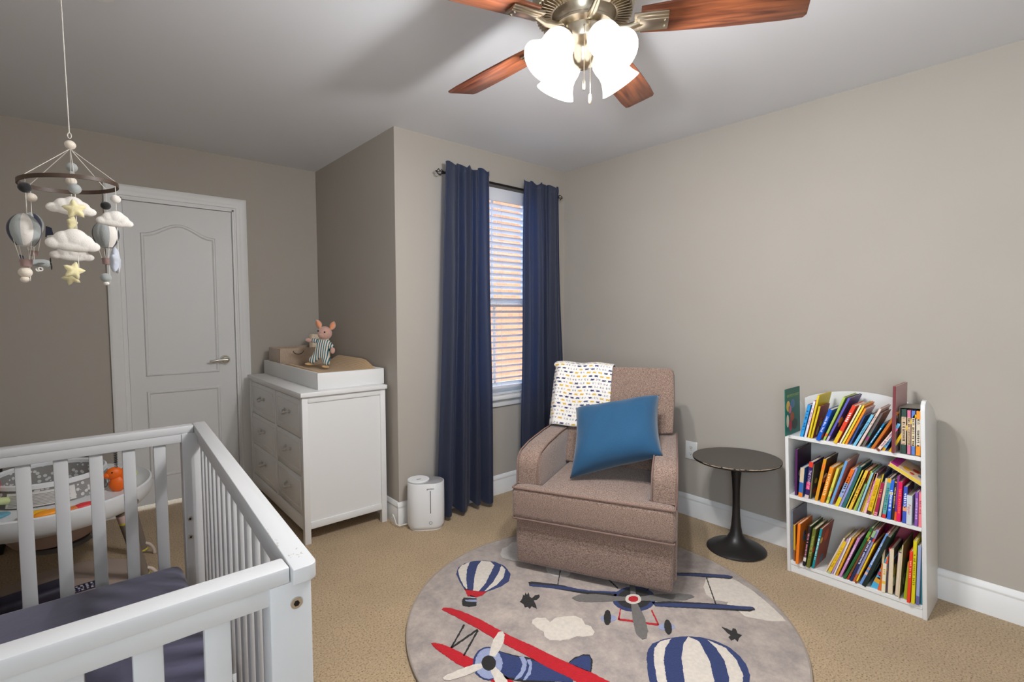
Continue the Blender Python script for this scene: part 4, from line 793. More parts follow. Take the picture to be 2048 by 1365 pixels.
# ---- books
BOOKS = {
'top': [
  (0.0036, 0.006, 0.004, 0.2342, (12, 110, 92), (14, 105, 90), 'green picture book with lettered cover facing out at left end of top shelf', '', 0, [], -0.06),
  (0.0508, 0.232, 0.0145, 0.1676, (45, 150, 215), (40, 140, 205), "sky blue children's book beside the green picture book on top shelf", '#13', (20, 60, 120), [], 0),
  (0.0709, 0.236, 0.0098, 0.1887, (225, 225, 235), (200, 70, 90), 'white-spined book with pink lettering on top shelf, next to sky blue book', '#13', (210, 40, 70), [], 0),
  (0.0869, 0.217, 0.0082, 0.219, (228, 200, 40), (220, 190, 30), 'tall thin yellow book on top shelf, next to pink-lettered white spine', '', 0, [], 0),
  (0.0992, 0.235, 0.0086, 0.1664, (215, 190, 30), (150, 40, 40), 'short yellow book with dark red cover on top shelf, left of bright blue truck book', '', 0, [], 0),
  (0.1281, 0.354, 0.0158, 0.167, (10, 90, 200), (20, 90, 190), 'bright blue board book with bold white title on top shelf', 'Little Blue Truck', (255, 255, 255), [], -0.015),
  (0.1517, 0.391, 0.0094, 0.2347, (170, 195, 90), (160, 185, 80), 'lime green book with orange dot on spine, leaning on top shelf', '', 0, [(0.1, 0.16, (235, 110, 40))], 0.005),
  (0.1674, 0.412, 0.0089, 0.2364, (92, 90, 180), (70, 60, 125), 'large indigo book with pale lines on its cover leaning on top shelf', '', 0, [(0.0, 0.12, (190, 180, 205))], 0),
  (0.2002, 0.411, 0.0148, 0.2038, (228, 70, 40), (225, 75, 55), 'orange-red book with chunky white spine letters on top shelf', '#5', (255, 255, 255), [(0.0, 0.33, (228, 190, 40))], -0.01),
  (0.223, 0.421, 0.0067, 0.2083, (232, 230, 190), (200, 215, 190), 'cream-spined book on top shelf between orange-red and yellow spines', '', 0, [], 0),
  (0.2343, 0.42, 0.0078, 0.2074, (240, 215, 60), (235, 150, 20), 'bright yellow spine with orange cover on top shelf, right of cream spine', '', 0, [], 0),
  (0.2455, 0.427, 0.008, 0.1937, (240, 140, 25), (225, 190, 190), 'orange-spined book with pale pink cover on top shelf', '', 0, [], 0),
  (0.26, 0.395, 0.0066, 0.1542, (60, 90, 160), (90, 120, 170), 'dusky blue thin book on top shelf, right of orange spine', '', 0, [], 0.01),
  (0.2775, 0.451, 0.0109, 0.1705, (120, 190, 220), (30, 30, 35), 'light blue spine with black back edge on top shelf', '#10', (40, 90, 120), [], 0),
  (0.294, 0.446, 0.0091, 0.2048, (225, 205, 195), (205, 195, 195), 'pale blush book with leafy sprigs on its cover, leaning on top shelf', '#8', (150, 110, 90), [], 0),
  (0.3092, 0.424, 0.0106, 0.1805, (110, 100, 95), (120, 95, 80), 'dark grey-brown patterned book on top shelf, beside blue dotted spine', '', 0, [(0.2, 0.3, (150, 60, 110)), (0.35, 0.42, (60, 120, 80))], 0.01),
  (0.3314, 0.495, 0.0066, 0.1361, (20, 130, 180), (20, 120, 170), 'blue spine with white polka dots on top shelf', '#18', (240, 250, 255), [], 0),
  (0.3477, 0.491, 0.0106, 0.2029, (190, 110, 35), (225, 130, 50), 'burnt orange book with plain orange cover on top shelf', '', 0, [], 0),
  (0.3704, 0.564, 0.0129, 0.1293, (240, 215, 200), (200, 60, 40), 'cream spine with pink top band leaning on top shelf', '#17', (120, 70, 130), [(0.9, 1.0, (225, 110, 180)), (0.0, 0.08, (120, 60, 30))], -0.01),
  (0.3886, 0.429, 0.0113, 0.1427, (110, 185, 225), (40, 60, 150), 'pale blue spine with deep blue edge on top shelf', '#16', (30, 70, 130), [(0.0, 0.12, (215, 165, 30))], 0),
  (0.4131, 0.489, 0.0108, 0.1996, (215, 175, 20), (180, 85, 70), 'thick yellow book with red-brown cover top leaning beside tall mauve book', '', 0, [], 0),
  (0.4282, 0.03, 0.011, 0.2958, (120, 55, 60), (185, 150, 150), 'tall mauve hardback with maroon spine standing upright on top shelf', '', 0, [], -0.02),
],
'box': [
  (0.4586, 0.02, 0.0172, 0.1939, (50, 75, 68), (50, 75, 68), 'dark green boxed storybook, leftmost in the grey slipcase', '#18', (60, 45, 30), [(0.2, 0.83, (205, 180, 150))], 0),
  (0.4803, 0.011, 0.0117, 0.1922, (215, 120, 150), (215, 120, 150), 'pink boxed storybook between green and blue ones in the slipcase', '#18', (60, 45, 30), [(0.2, 0.84, (215, 185, 150))], 0),
  (0.4945, 0.014, 0.0123, 0.1922, (95, 130, 200), (95, 130, 200), 'blue boxed storybook between pink and orange ones in the slipcase', '#16', (60, 45, 30), [(0.2, 0.84, (220, 200, 160))], 0),
  (0.5094, 0.022, 0.0155, 0.1931, (235, 150, 45), (235, 150, 45), 'orange boxed storybook, rightmost in the grey slipcase', '#15', (60, 45, 30), [(0.22, 0.82, (215, 205, 185))], 0),
],
'mid': [
  (0.0222, 0.03, 0.0105, 0.2349, (85, 35, 90), (50, 25, 50), 'tall dark purple book at left end of middle shelf', '', 0, [], 0),
  (0.0411, 0.085, 0.0185, 0.1489, (215, 195, 165), (60, 110, 180), 'small cream and blue book with orange foot on middle shelf', '', 0, [(0.0, 0.15, (235, 130, 25)), (0.15, 0.5, (55, 105, 180))], -0.005),
  (0.0697, 0.131, 0.0182, 0.1885, (55, 35, 95), (70, 40, 100), 'navy storybook with red top and pink title band on middle shelf', 'THE STORY OF', (240, 220, 230), [(0.86, 1.0, (225, 60, 40)), (0.25, 0.45, (215, 60, 120)), (0.0, 0.1, (220, 200, 200))], -0.005),
  (0.0895, 0.106, 0.0065, 0.1771, (120, 120, 90), (90, 80, 60), 'slim olive-grey book on middle shelf, right of navy storybook', '', 0, [], 0),
  (0.1128, 0.199, 0.0134, 0.2174, (222, 155, 35), (60, 45, 40), 'golden yellow book with orange band leaning on middle shelf', '', 0, [(0.75, 0.88, (235, 125, 40))], 0),
  (0.1378, 0.248, 0.0166, 0.1869, (235, 140, 30), (230, 150, 40), 'orange spine with cream scribbled letters on middle shelf', '#13', (250, 225, 160), [], -0.005),
  (0.162, 0.267, 0.0102, 0.187, (225, 215, 90), (215, 205, 80), 'lemon yellow speckled spine on middle shelf, right of orange spine', '', 0, [(0.1, 0.2, (160, 190, 80)), (0.35, 0.45, (170, 200, 90))], 0),
  (0.1783, 0.298, 0.0104, 0.2326, (105, 160, 215), (200, 160, 150), 'tall light blue book with pinkish picture cover on middle shelf', '', 0, [], 0),
  (0.2012, 0.349, 0.0145, 0.2026, (225, 205, 45), (235, 110, 30), 'orange-topped book with tall yellow spine letters on middle shelf', '#9', (200, 215, 60), [(0.64, 1.0, (235, 110, 35)), (0.25, 0.64, (150, 170, 215))], -0.005),
  (0.2171, 0.353, 0.0092, 0.2115, (150, 155, 215), (140, 150, 205), 'periwinkle thin book on middle shelf, left of dark teal one', '', 0, [], 0),
  (0.2286, 0.328, 0.0131, 0.2204, (50, 105, 105), (45, 95, 100), 'dark teal hardback leaning on middle shelf', '', 0, [], 0),
  (0.2453, 0.34, 0.0047, 0.2065, (222, 205, 70), (40, 45, 40), 'thin pale yellow booklet on middle shelf, right of dark teal hardback', '', 0, [], 0),
  (0.2568, 0.344, 0.0117, 0.21, (238, 195, 60), (200, 120, 70), 'sunny yellow spine with brown title on middle shelf, by thin yellow booklet', '#16', (130, 80, 20), [], -0.005),
  (0.2756, 0.342, 0.0072, 0.2101, (180, 195, 70), (60, 130, 60), 'lime spine with green cover leaning on middle shelf', '', 0, [], 0),
  (0.2831, 0.295, 0.0056, 0.2014, (200, 50, 45), (190, 60, 50), 'thin red booklet on middle shelf', '', 0, [(0.0, 0.7, (120, 170, 110))], 0),
  (0.2917, 0.294, 0.0072, 0.2008, (150, 200, 215), (150, 195, 210), 'ice blue slim book on middle shelf, right of thin red booklet', '', 0, [], 0),
  (0.3028, 0.299, 0.0063, 0.2007, (165, 110, 45), (190, 170, 140), 'slim brown book on middle shelf, right of ice blue one', '', 0, [], 0),
  (0.3101, 0.283, 0.0055, 0.2014, (215, 190, 60), (40, 30, 25), 'thin mustard booklet with dark cover on middle shelf, left of pink spine', '', 0, [], 0),
  (0.316, 0.241, 0.0103, 0.2001, (235, 180, 195), (120, 60, 85), 'light pink spine with maroon cover on middle shelf', '#16', (215, 90, 170), [], 0),
  (0.329, 0.224, 0.0166, 0.178, (228, 185, 20), (230, 200, 120), 'thick yellow book with dark animal at the spine foot on middle shelf', '#18', (170, 120, 10), [(0.0, 0.1, (60, 40, 30)), (0.93, 1.0, (225, 190, 60))], -0.005),
  (0.3493, 0.212, 0.0051, 0.2007, (205, 175, 40), (65, 80, 105), 'slim yellow book with slate blue cover on middle shelf', '', 0, [], 0),
  (0.356, 0.187, 0.0122, 0.1608, (165, 30, 75), (150, 120, 120), 'crimson spine with two pink dots at its foot on middle shelf', '#5', (235, 160, 90), [(0.02, 0.06, (235, 150, 170)), (0.08, 0.12, (235, 150, 170))], -0.005),
  (0.3736, 0.155, 0.009, 0.1825, (222, 205, 185), (70, 50, 80), 'cream page-edged book on middle shelf, right of crimson spine', '', 0, [], 0),
  (0.3867, 0.133, 0.0136, 0.1859, (95, 165, 165), (60, 50, 90), 'teal spine with yellow top and red foot on middle shelf', '#13', (40, 110, 110), [(0.9, 1.0, (235, 175, 30)), (0.0, 0.1, (215, 50, 50))], -0.005),
  (0.4051, 0.093, 0.0135, 0.1805, (45, 105, 215), (60, 90, 160), 'bright blue spine with pale label band on middle shelf', '#18', (250, 250, 255), [(0.63, 0.7, (225, 225, 190))], -0.005),
  (0.4211, 0.082, 0.008, 0.1889, (55, 40, 35), (60, 45, 40), 'dark brown spine with gold flecks on middle shelf', '#18', (230, 200, 120), [(0.9, 0.93, (210, 170, 60))], 0),
  (0.4307, 0.07, 0.0087, 0.203, (140, 60, 130), (120, 60, 110), 'purple and orange swirled spine on middle shelf', '', 0, [(0.0, 0.2, (225, 95, 35)), (0.2, 0.35, (95, 55, 130))], 0),
  (0.4397, 0.056, 0.0143, 0.1795, (225, 20, 90), (220, 30, 90), 'hot pink rounded spine with orange title on middle shelf', '#13', (245, 120, 40), [], -0.005),
  (0.4601, 0.049, 0.0138, 0.1631, (60, 85, 185), (75, 60, 70), 'royal blue short spine with small orange mark on middle shelf', '#7', (240, 240, 250), [(0.33, 0.45, (230, 160, 120))], -0.005),
  (0.4755, 0.032, 0.0187, 0.1282, (205, 212, 215), (200, 205, 210), 'short silvery white book with multicoloured puppy title on middle shelf', 'Puppies', (205, 50, 60), [], -0.01),
  (0.503, 0.033, 0.0112, 0.1486, (135, 85, 170), (130, 85, 165), 'violet short spine on middle shelf, left of salmon pink one', '#14', (215, 190, 230), [], -0.005),
  (0.5167, 0.024, 0.0107, 0.1495, (240, 130, 140), (235, 125, 135), 'salmon pink short spine at right end of middle shelf', '#9', (170, 60, 80), [], -0.005),
],
'low': [
  (0.0015, 0.0, 0.007, 0.2512, (110, 120, 135), (120, 120, 130), 'tall slate grey book at left end of bottom shelf', '', 0, [], 0.01),
  (0.0116, 0.015, 0.0092, 0.1856, (215, 165, 40), (160, 90, 30), 'mustard and brown slim book on bottom shelf, right of slate grey one', '', 0, [(0.0, 0.3, (140, 80, 35))], 0),
  (0.0299, 0.066, 0.0125, 0.2074, (240, 125, 25), (230, 120, 40), 'glossy orange rounded spine jutting from bottom shelf', '', 0, [], -0.025),
  (0.06, 0.148, 0.0116, 0.2118, (40, 30, 35), (60, 80, 50), 'black spine with pink lettering and white patch on bottom shelf', '#18', (235, 150, 170), [(0.12, 0.22, (225, 215, 205))], -0.02),
  (0.0766, 0.165, 0.0152, 0.2064, (105, 110, 40), (90, 95, 40), 'olive green spine jutting from bottom shelf', '#18', (170, 180, 90), [], -0.02),
  (0.0982, 0.194, 0.0102, 0.2128, (15, 140, 150), (150, 70, 60), 'teal spine with white title on bottom shelf', '#18', (240, 250, 250), [], -0.01),
  (0.1534, 0.406, 0.0068, 0.207, (220, 200, 180), (190, 180, 110), 'thin cream book leaning on bottom shelf, right of teal spine', '', 0, [], 0),
  (0.1636, 0.387, 0.0136, 0.1915, (232, 190, 35), (225, 195, 60), 'yellow lettered spine on bottom shelf, right of thin cream book', '#18', (170, 130, 20), [(0.0, 0.08, (180, 190, 140))], -0.005),
  (0.1795, 0.349, 0.0078, 0.2044, (185, 150, 195), (170, 140, 180), 'lilac thin spine leaning on bottom shelf', '', 0, [], 0),
  (0.1896, 0.339, 0.0063, 0.2132, (232, 222, 215), (225, 215, 205), 'white thin spine on bottom shelf, right of lilac one', '', 0, [], 0),
  (0.1983, 0.345, 0.0082, 0.216, (225, 160, 35), (215, 170, 50), 'amber spine on bottom shelf, right of thin white one', '', 0, [], 0),
  (0.2125, 0.362, 0.0095, 0.2261, (205, 140, 190), (190, 130, 170), 'mauve-pink spine with white flecks leaning on bottom shelf', '#16', (245, 230, 240), [], 0),
  (0.2306, 0.392, 0.0107, 0.2984, (40, 100, 50), (35, 90, 45), 'tall forest green book leaning on bottom shelf', '', 0, [(0.82, 0.93, (110, 160, 60))], -0.005),
  (0.2445, 0.375, 0.0084, 0.2885, (120, 75, 40), (170, 120, 60), 'brown book with yellow star near its top on bottom shelf', '', 0, [(0.78, 0.86, (235, 185, 40)), (0.0, 0.12, (170, 60, 40))], 0),
  (0.2569, 0.356, 0.0107, 0.2838, (40, 50, 95), (110, 110, 160), 'navy spine with white title leaning on bottom shelf', '#18', (235, 235, 245), [(0.88, 1.0, (150, 185, 140))], -0.005),
  (0.2692, 0.345, 0.0092, 0.2903, (150, 150, 195), (150, 60, 80), 'grey-violet spine with red stripe on bottom shelf', '', 0, [(0.78, 0.84, (215, 70, 60)), (0.0, 0.15, (190, 100, 60))], 0),
  (0.2811, 0.351, 0.0064, 0.222, (240, 200, 40), (230, 180, 40), 'thin vivid yellow book with brown foot on bottom shelf', '', 0, [(0.0, 0.06, (140, 70, 30))], -0.01),
  (0.2963, 0.377, 0.0103, 0.2896, (110, 150, 210), (160, 60, 85), 'cornflower blue spine with cream dots on bottom shelf', '#18', (235, 240, 250), [(0.2, 0.25, (235, 190, 170)), (0.3, 0.34, (230, 150, 90))], -0.005),
  (0.3085, 0.359, 0.015, 0.2779, (25, 40, 38), (20, 75, 50), 'thick dark green forest-scene book leaning on bottom shelf', '', 0, [], -0.01),
  (0.3388, 0.369, 0.0263, 0.1851, (75, 175, 215), (80, 120, 140), 'light blue boxed set with bright picture squares on bottom shelf', '#8', (30, 60, 110), [(0.55, 0.7, (230, 140, 50)), (0.38, 0.5, (190, 70, 90)), (0.18, 0.32, (215, 160, 50)), (0.88, 0.93, (220, 190, 80))], 0.005),
  (0.3658, 0.237, 0.0072, 0.1757, (230, 85, 45), (120, 95, 75), 'orange-red slim spine on bottom shelf, right of light blue boxed set', '', 0, [], 0),
  (0.373, 0.077, 0.0089, 0.2109, (210, 190, 150), (130, 110, 100), 'beige book with orange foot on bottom shelf', '', 0, [(0.0, 0.6, (215, 115, 40))], 0),
  (0.3823, 0.057, 0.0137, 0.1342, (232, 222, 195), (220, 210, 190), 'short white spine with yellow doodles on bottom shelf', '#3', (215, 165, 40), [(0.3, 0.4, (235, 190, 70))], -0.01),
  (0.3977, 0.064, 0.0058, 0.2093, (75, 70, 85), (190, 60, 70), 'charcoal thin book with red corner on bottom shelf', '', 0, [(0.93, 1.0, (205, 45, 70))], 0),
  (0.4042, 0.036, 0.0179, 0.2069, (222, 195, 150), (90, 70, 75), 'thick cream-paged book turned pages-out on bottom shelf', '', 0, [], 0),
  (0.4295, 0.071, 0.0156, 0.2033, (140, 110, 95), (110, 150, 50), 'taupe-paged book with lime cover edge on bottom shelf', '', 0, [(0.78, 1.0, (110, 60, 110))], 0),
  (0.4452, 0.07, 0.004, 0.2449, (215, 195, 155), (120, 115, 70), 'large thin board with olive picture side on bottom shelf', '', 0, [], -0.015),
  (0.4604, 0.103, 0.0149, 0.1694, (165, 175, 30), (160, 170, 40), 'short lime green spine with orange top on bottom shelf', '', 0, [(0.88, 1.0, (225, 135, 60))], 0),
  (0.477, 0.056, 0.0111, 0.2306, (228, 60, 35), (225, 70, 45), 'scarlet rounded spine on bottom shelf', '#10', (250, 190, 160), [], -0.025),
  (0.4911, 0.04, 0.0123, 0.2786, (215, 200, 25), (205, 190, 30), 'chartreuse yellow tall spine beside scarlet one on bottom shelf', '#18', (120, 110, 10), [], -0.02),
  (0.5063, 0.039, 0.0113, 0.2613, (150, 165, 205), (140, 140, 170), 'powder blue tall spine near right end of bottom shelf', '', 0, [(0.0, 0.15, (95, 95, 150))], -0.015),
  (0.5202, 0.012, 0.0067, 0.2585, (60, 140, 150), (50, 110, 120), 'blue-green spine squeezed at right end of bottom shelf', '', 0, [(0.8, 0.9, (170, 160, 50))], 0),
],
}
page_m = mat('book_pages', (222, 206, 180), .85, noise=.06, nscale=200)
YL_ = .929
rnd = random.Random(11)
def book(row, zs, s0, a, t, h, spine, cover, label, text, tcol, bands, xo, group):
    d = min(.215 - max(0, xo), max(.12, h * .82)) ; 
    if row == 'low': d = min(d, .2)
    xf = 2.708 + xo
    yb = YL_ - s0 + SHR * zs
    # local frame: X into the case, Y along thickness (towards image right = -Y world), Z up
    M = T(xf, yb, zs + .0008) @ Matrix.Rotation(a + SHR * 0 - math.atan(SHR), 4, 'X') @ Matrix.Diagonal((1, -1, 1, 1))
    # the mirrored frame is folded into the mesh so that the object keeps a plain rotation
    Mi = Matrix.Diagonal((1, -1, 1, 1)); Mo = T(xf, yb, zs + .0008) @ Matrix.Rotation(-a * -1 - math.atan(SHR), 4, 'X')
    sm = mat('ink_%d_%d_%d' % tuple(spine), spine, .45); cm = mat('ink_%d_%d_%d' % tuple(cover), cover, .45)
    mats = [sm, cm]; m = MB(); th = min(.0022, t * .22)
    def addm(c):
        k = mat('ink_%d_%d_%d' % tuple(c), c, .45)
        if k not in mats: mats.append(k)
        return mats.index(k)
    m.box(0, th, 0, t, 0, h, 0, min(.001, t*.1), 1, Mi).box(th, d, 0, th, 0, h, 1, 0, 1, Mi).box(th, d, t - th, t, 0, h, 1, 0, 1, Mi)
    for z0, z1, c in bands:
        m.box(-.0003, .0002, t*.02, t*.98, h*z0, h*z1, addm(c), 0, 1, Mi)
    # cover art on the board that faces along the shelf: a few plain printed shapes
    if h > .15:
        for q in range(3):
            c = rnd.choice([tuple(spine), (235, 220, 190), (215, 90, 60), (70, 120, 160), (230, 190, 80)])
            x0 = rnd.uniform(.1, .55) * d; z0 = rnd.uniform(.12, .75) * h; w = rnd.uniform(.15, .35) * d; e = rnd.uniform(.05, .16) * h
            if row != 'box': m.prism([(x0 + w/2*math.cos(k*PI/6), z0 + e*math.sin(k*PI/6)) for k in range(12)], .0003, addm(c), Mi @ Matrix(((1, 0, 0, 0), (0, 0, 1, t - .00005), (0, 1, 0, 0), (0, 0, 0, 1))))
    if text and not text.startswith('#'):
        TM = Mi @ T(-.0004, t / 2, h * .5) @ Matrix(((0, 0, -1, 0), (0, 1, 0, 0), (-1, 0, 0, 0), (0, 0, 0, 1)))
        # spine lettering reads from top to bottom
        TM = T(-.0003, -t / 2, h * .52) @ Matrix(((0, 0, -1, 0), (0, 1, 0, 0), (1, 0, 0, 0), (0, 0, 0, 1))) @ R(180, 'Z')
        m.text(text, t * .78, TM, addm(tcol), .0002, h * .72)
    elif text:
        n = int(text[1:]); zz = h * .82; w = min(h * .62 / n, t * .7)
        for q in range(n):                  # lettering too small to read: short printed strokes
            if rnd.random() < .15: zz -= w; continue
            f = rnd.uniform(.22, .34)
            m.box(-.0003, .0002, t*(.5 - f), t*(.5 + f*rnd.uniform(.3, 1)), zz - w*.72, zz - w*.42, addm(tcol), 0, 1, Mi)
            m.box(-.0003, .0002, t*(.5 + rnd.uniform(-f, f*.6)), t*(.5 + f), zz - w*.42, zz - w*.1, addm(tcol), 0, 1, Mi); zz -= w
    if 'lettered cover' in label:
        TM = Matrix(((1, 0, 0, d*.52), (0, 0, -1, -t - .0002), (0, 1, 0, h*.84), (0, 0, 0, 1)))
        m.text('GRUMPY MONKEY', .03, TM, addm((150, 175, 90)), .0002, d*.86)
        for cx, cz, rx, rz, c in ((.3, .55, .10, .09, (215, 120, 150)), (.45, .38, .13, .1, (190, 90, 40)), (.62, .2, .2, .12, (40, 60, 40)), (.33, .2, .09, .13, (200, 40, 60))):
            m.prism([(d*(cx + rx*math.cos(k*PI/8)), h*(cz + rz*math.sin(k*PI/8))) for k in range(16)], .0003, addm(c), Mi @ Matrix(((1, 0, 0, 0), (0, 0, 1, t - .00005), (0, 1, 0, 0), (0, 0, 0, 1))))
    pages_out = 'pages-out' in label or 'taupe-paged' in label or 'page-edged' in label
    o = m.build('book', mats, None, 30); o.matrix_world = Mo
    tag(o, label, 'book', group)
    p = MB(); p.box(-.0006 if pages_out else th, d - .004, th, t - th, .003, h - .003, 0, 0, 1, Mi); p.build('pages', page_m, o)
    return o
for row, zs, grp in (('top', .7035, 'books on the top shelf'), ('box', .7055, 'boxed set on the top shelf'), ('mid', .3985, 'books on the middle shelf'), ('low', .0585, 'books on the bottom shelf')):
    for r in BOOKS[row]: book(row, zs, *r, grp)
def place(o, s0, a, zs, x):
    o.matrix_world = T(x, YL_ - s0 + SHR * zs, zs) @ Matrix.Rotation(a - math.atan(SHR), 4, 'X'); return o
# grey slipcase round the four boxed storybooks
m = MB(); w = .076; hh = .205
m.box(.002, .13, 0, -.0012, -.0, hh).box(.002, .13, -w + .0012, -w, 0, hh).box(.002, .13, -w + .0012, -.0012, hh - .0015, hh).box(.002, .13, -w + .0012, -.0012, 0, .0012).box(.1285, .13, -w + .0012, -.0012, .0012, hh - .0015)
bmesh.ops.recalc_face_normals(m.bm, faces=m.bm.faces)
tag(place(m.build('slipcase', mat('slipcase_grey', (120, 116, 104), .4)), .4555, 0, .7035, 2.708), 'grey cardboard slipcase holding four boxed storybooks at right of the top shelf', 'slipcase')
# flat book lying aslant on the tops of the short books
m = MB(); m.box(0, .17, 0, -.137, 0, .003, 0, .001, 1).box(0, .17, 0, -.137, .015, .018, 0, .001, 1).box(0, .17, .0, -.003, .002, .016, 1, .001, 1)
m.box(-.0002, .17, -.002, -.032, .0179, .0184, 1)
for q, (yy, xx, ww, c) in enumerate(((-.06, .05, .022, 2), (-.09, .09, .02, 3), (-.115, .05, .015, 4), (-.085, .03, .014, 3))): m.prism([(xx + ww*math.cos(k*PI/6), yy + ww*.7*math.sin(k*PI/6)) for k in range(12)], .0004, c, T(0, 0, .0179))
bmesh.ops.recalc_face_normals(m.bm, faces=m.bm.faces)
o = m.build('book', [mat('cream_cover', (226, 200, 170), .5), mat('magenta_cover', (190, 50, 150), .5), mat('ink_235_175_40', (235, 175, 40), .5), mat('ink_205_80_50', (205, 80, 50), .5), mat('ink_90_130_170', (90, 130, 170), .5)])
tag(place(o, .408, math.radians(31), .6395, 2.714), 'cream picture book with magenta spine lying aslant over the short books on middle shelf', 'book', 'books on the middle shelf')
p = MB(); p.box(.0, .166, -.003, -.135, .003, .015); bmesh.ops.recalc_face_normals(p.bm, faces=p.bm.faces); p.build('pages', mat('yellow_pages', (222, 195, 70), .7), o)
m = MB(); m.box(0, .0015, 0, -.085, 0, .21)
bmesh.ops.recalc_face_normals(m.bm, faces=m.bm.faces)
tag(place(m.build('greeting_card', mat('card_white', (216, 205, 190), .7)), .405, 0, .4, 2.93), 'pale greeting card standing against the back panel on middle shelf', 'card')
m = MB(); m.box(0, .012, 0, -.13, 0, .16, 0, .002).box(-.0005, .001, -.018, -.112, .02, .14, 1)
bmesh.ops.recalc_face_normals(m.bm, faces=m.bm.faces)
o = place(m.build('photo_frame', [mat('frame_magenta', (175, 25, 95), .45), mat('frame_rose', (190, 90, 110), .5)]), .315, math.radians(3), .215, 2.922)
bpy.data.objects.remove(o)
m = MB(); m.box(0, .010, 0, -.135, 0, .296, 0, .002).box(-.0005, .001, -.02, -.115, .02, .276, 1).box(-.0008, .001, -.028, -.107, .09, .093, 0).box(-.0008, .001, -.028, -.107, .12, .123, 0)
bmesh.ops.recalc_face_normals(m.bm, faces=m.bm.faces)
tag(place(m.build('book', [mat('frame_magenta', (175, 25, 95), .45), mat('frame_rose', (190, 90, 110), .5)]), .335, math.radians(3), .0592, 2.926), 'magenta hardback standing against the back panel, behind the light blue boxed set', 'book', 'books on the bottom shelf')
# ------------------------------------------------------------------ ceiling fan with its four lamps
FX, FY = 1.212, 1.050
fan = empty('ceiling_fan', (FX, FY, H), 0, 'brushed nickel ceiling fan with cherry blades and four lit frosted bell shades', 'ceiling fan')
nick = mat('fan_nickel', (196, 184, 164), .3, 1)
m = MB(); m.lathe([(.085, 0), (.085, -.02), (.07, -.05), (.05, -.07), (.05, -.085)], 48); m.build('canopy', nick, fan)
m = MB(); m.lathe([(.05, -.08), (.12, -.085), (.150, -.10), (.158, -.13), (.158, -.165), (.150, -.185), (.125, -.2), (.098, -.206), (.088, -.222), (.088, -.236), (.0, -.236)], 64); m.build('motor_housing', nick, fan)
m = MB()
for k in range(60):
    a = 2*PI*k/60; m.box(.103, .146, -.0016, .0016, -.210, -.19, 0, 0, 1, Matrix.Rotation(a, 4, 'Z') @ T(0, 0, 0))
tag(m.build('vent_ring', nick, fan))
m = MB(); m.lathe([(.088, -.234), (.092, -.238), (.092, -.245), (.078, -.25), (.071, -.253), (.071, -.288), (.066, -.296), (.045, -.306), (.036, -.316), (.034, -.336), (.028, -.352), (.014, -.362), (.0, -.364)], 48); m.build('switch_housing', nick, fan)
cherry = mat('cherry_wood', (150, 84, 52), .28)
N, L, b = nodes(cherry); tc = N.new('ShaderNodeTexCoord'); mp = N.new('ShaderNodeMapping'); mp.inputs['Scale'].default_value = (2.2, 26, 4); n1 = N.new('ShaderNodeTexNoise'); n1.inputs['Scale'].default_value = 2.6; n1.inputs['Detail'].default_value = 6; n1.inputs['Distortion'].default_value = .6
L.new(tc.outputs['Object'], mp.inputs[0]); L.new(mp.outputs[0], n1.inputs[0])
r_ = N.new('ShaderNodeValToRGB'); r_.color_ramp.elements[0].position = .33; r_.color_ramp.elements[0].color = lin((84, 44, 32)); r_.color_ramp.elements[1].position = .68; r_.color_ramp.elements[1].color = lin((148, 86, 54))
L.new(n1.outputs['Fac'], r_.inputs[0]); L.new(r_.outputs[0], b.inputs[0])
pitch = 11
outl = [(.17, -.052), (.26, -.060), (.42, -.068), (.54, -.070), (.61, -.068), (.625, -.060), (.642, .046), (.635, .058), (.58, .062), (.42, .062), (.26, .056), (.17, .048)]
for k in range(5):
    rz = math.radians(91.5 - 72 * k)
    Q = Matrix.Rotation(rz, 4, 'Z') @ T(0, 0, -.238) @ R(-pitch, 'X')
    m = MB(); m.prism(outl, .006, 0, T(0, 0, 0), .0015)
    bo = m.build('blade', cherry, fan); bo.matrix_local = Q
    m = MB(); m.tube([(.078, 0, -.006), (.10, 0, -.016), (.135, 0, -.016), (.165, 0, -.006), (.19, 0, -.004)], [.012, .012, .011, .010, .008], n=10)
    m.box(.15, .25, -.036, .036, -.007, .0005, 0, .002).box(.158, .25, -.027, .027, -.011, -.006, 0, .002).box(.166, .25, -.018, .018, -.014, -.010, 0, .002)
    m.ell((.24, .012, -.0145), .004).ell((.24, -.012, -.0145), .004)
    io = m.build('blade_iron', nick, bo)
shade_m = bpy.data.materials.new('lit_frosted_glass'); shade_m.use_nodes = True
N, L, b = nodes(shade_m); b.inputs['Base Color'].default_value = lin((250, 246, 240)); b.inputs['Roughness'].default_value = .35
b.inputs['Emission Color'].default_value = (1.0, .965, .93, 1); b.inputs['Emission Strength'].default_value = 1.7
prof = [(.024, 0), (.03, .006), (.043, .02), (.050, .038), (.050, .055), (.047, .072), (.048, .088), (.055, .108), (.066, .128)]
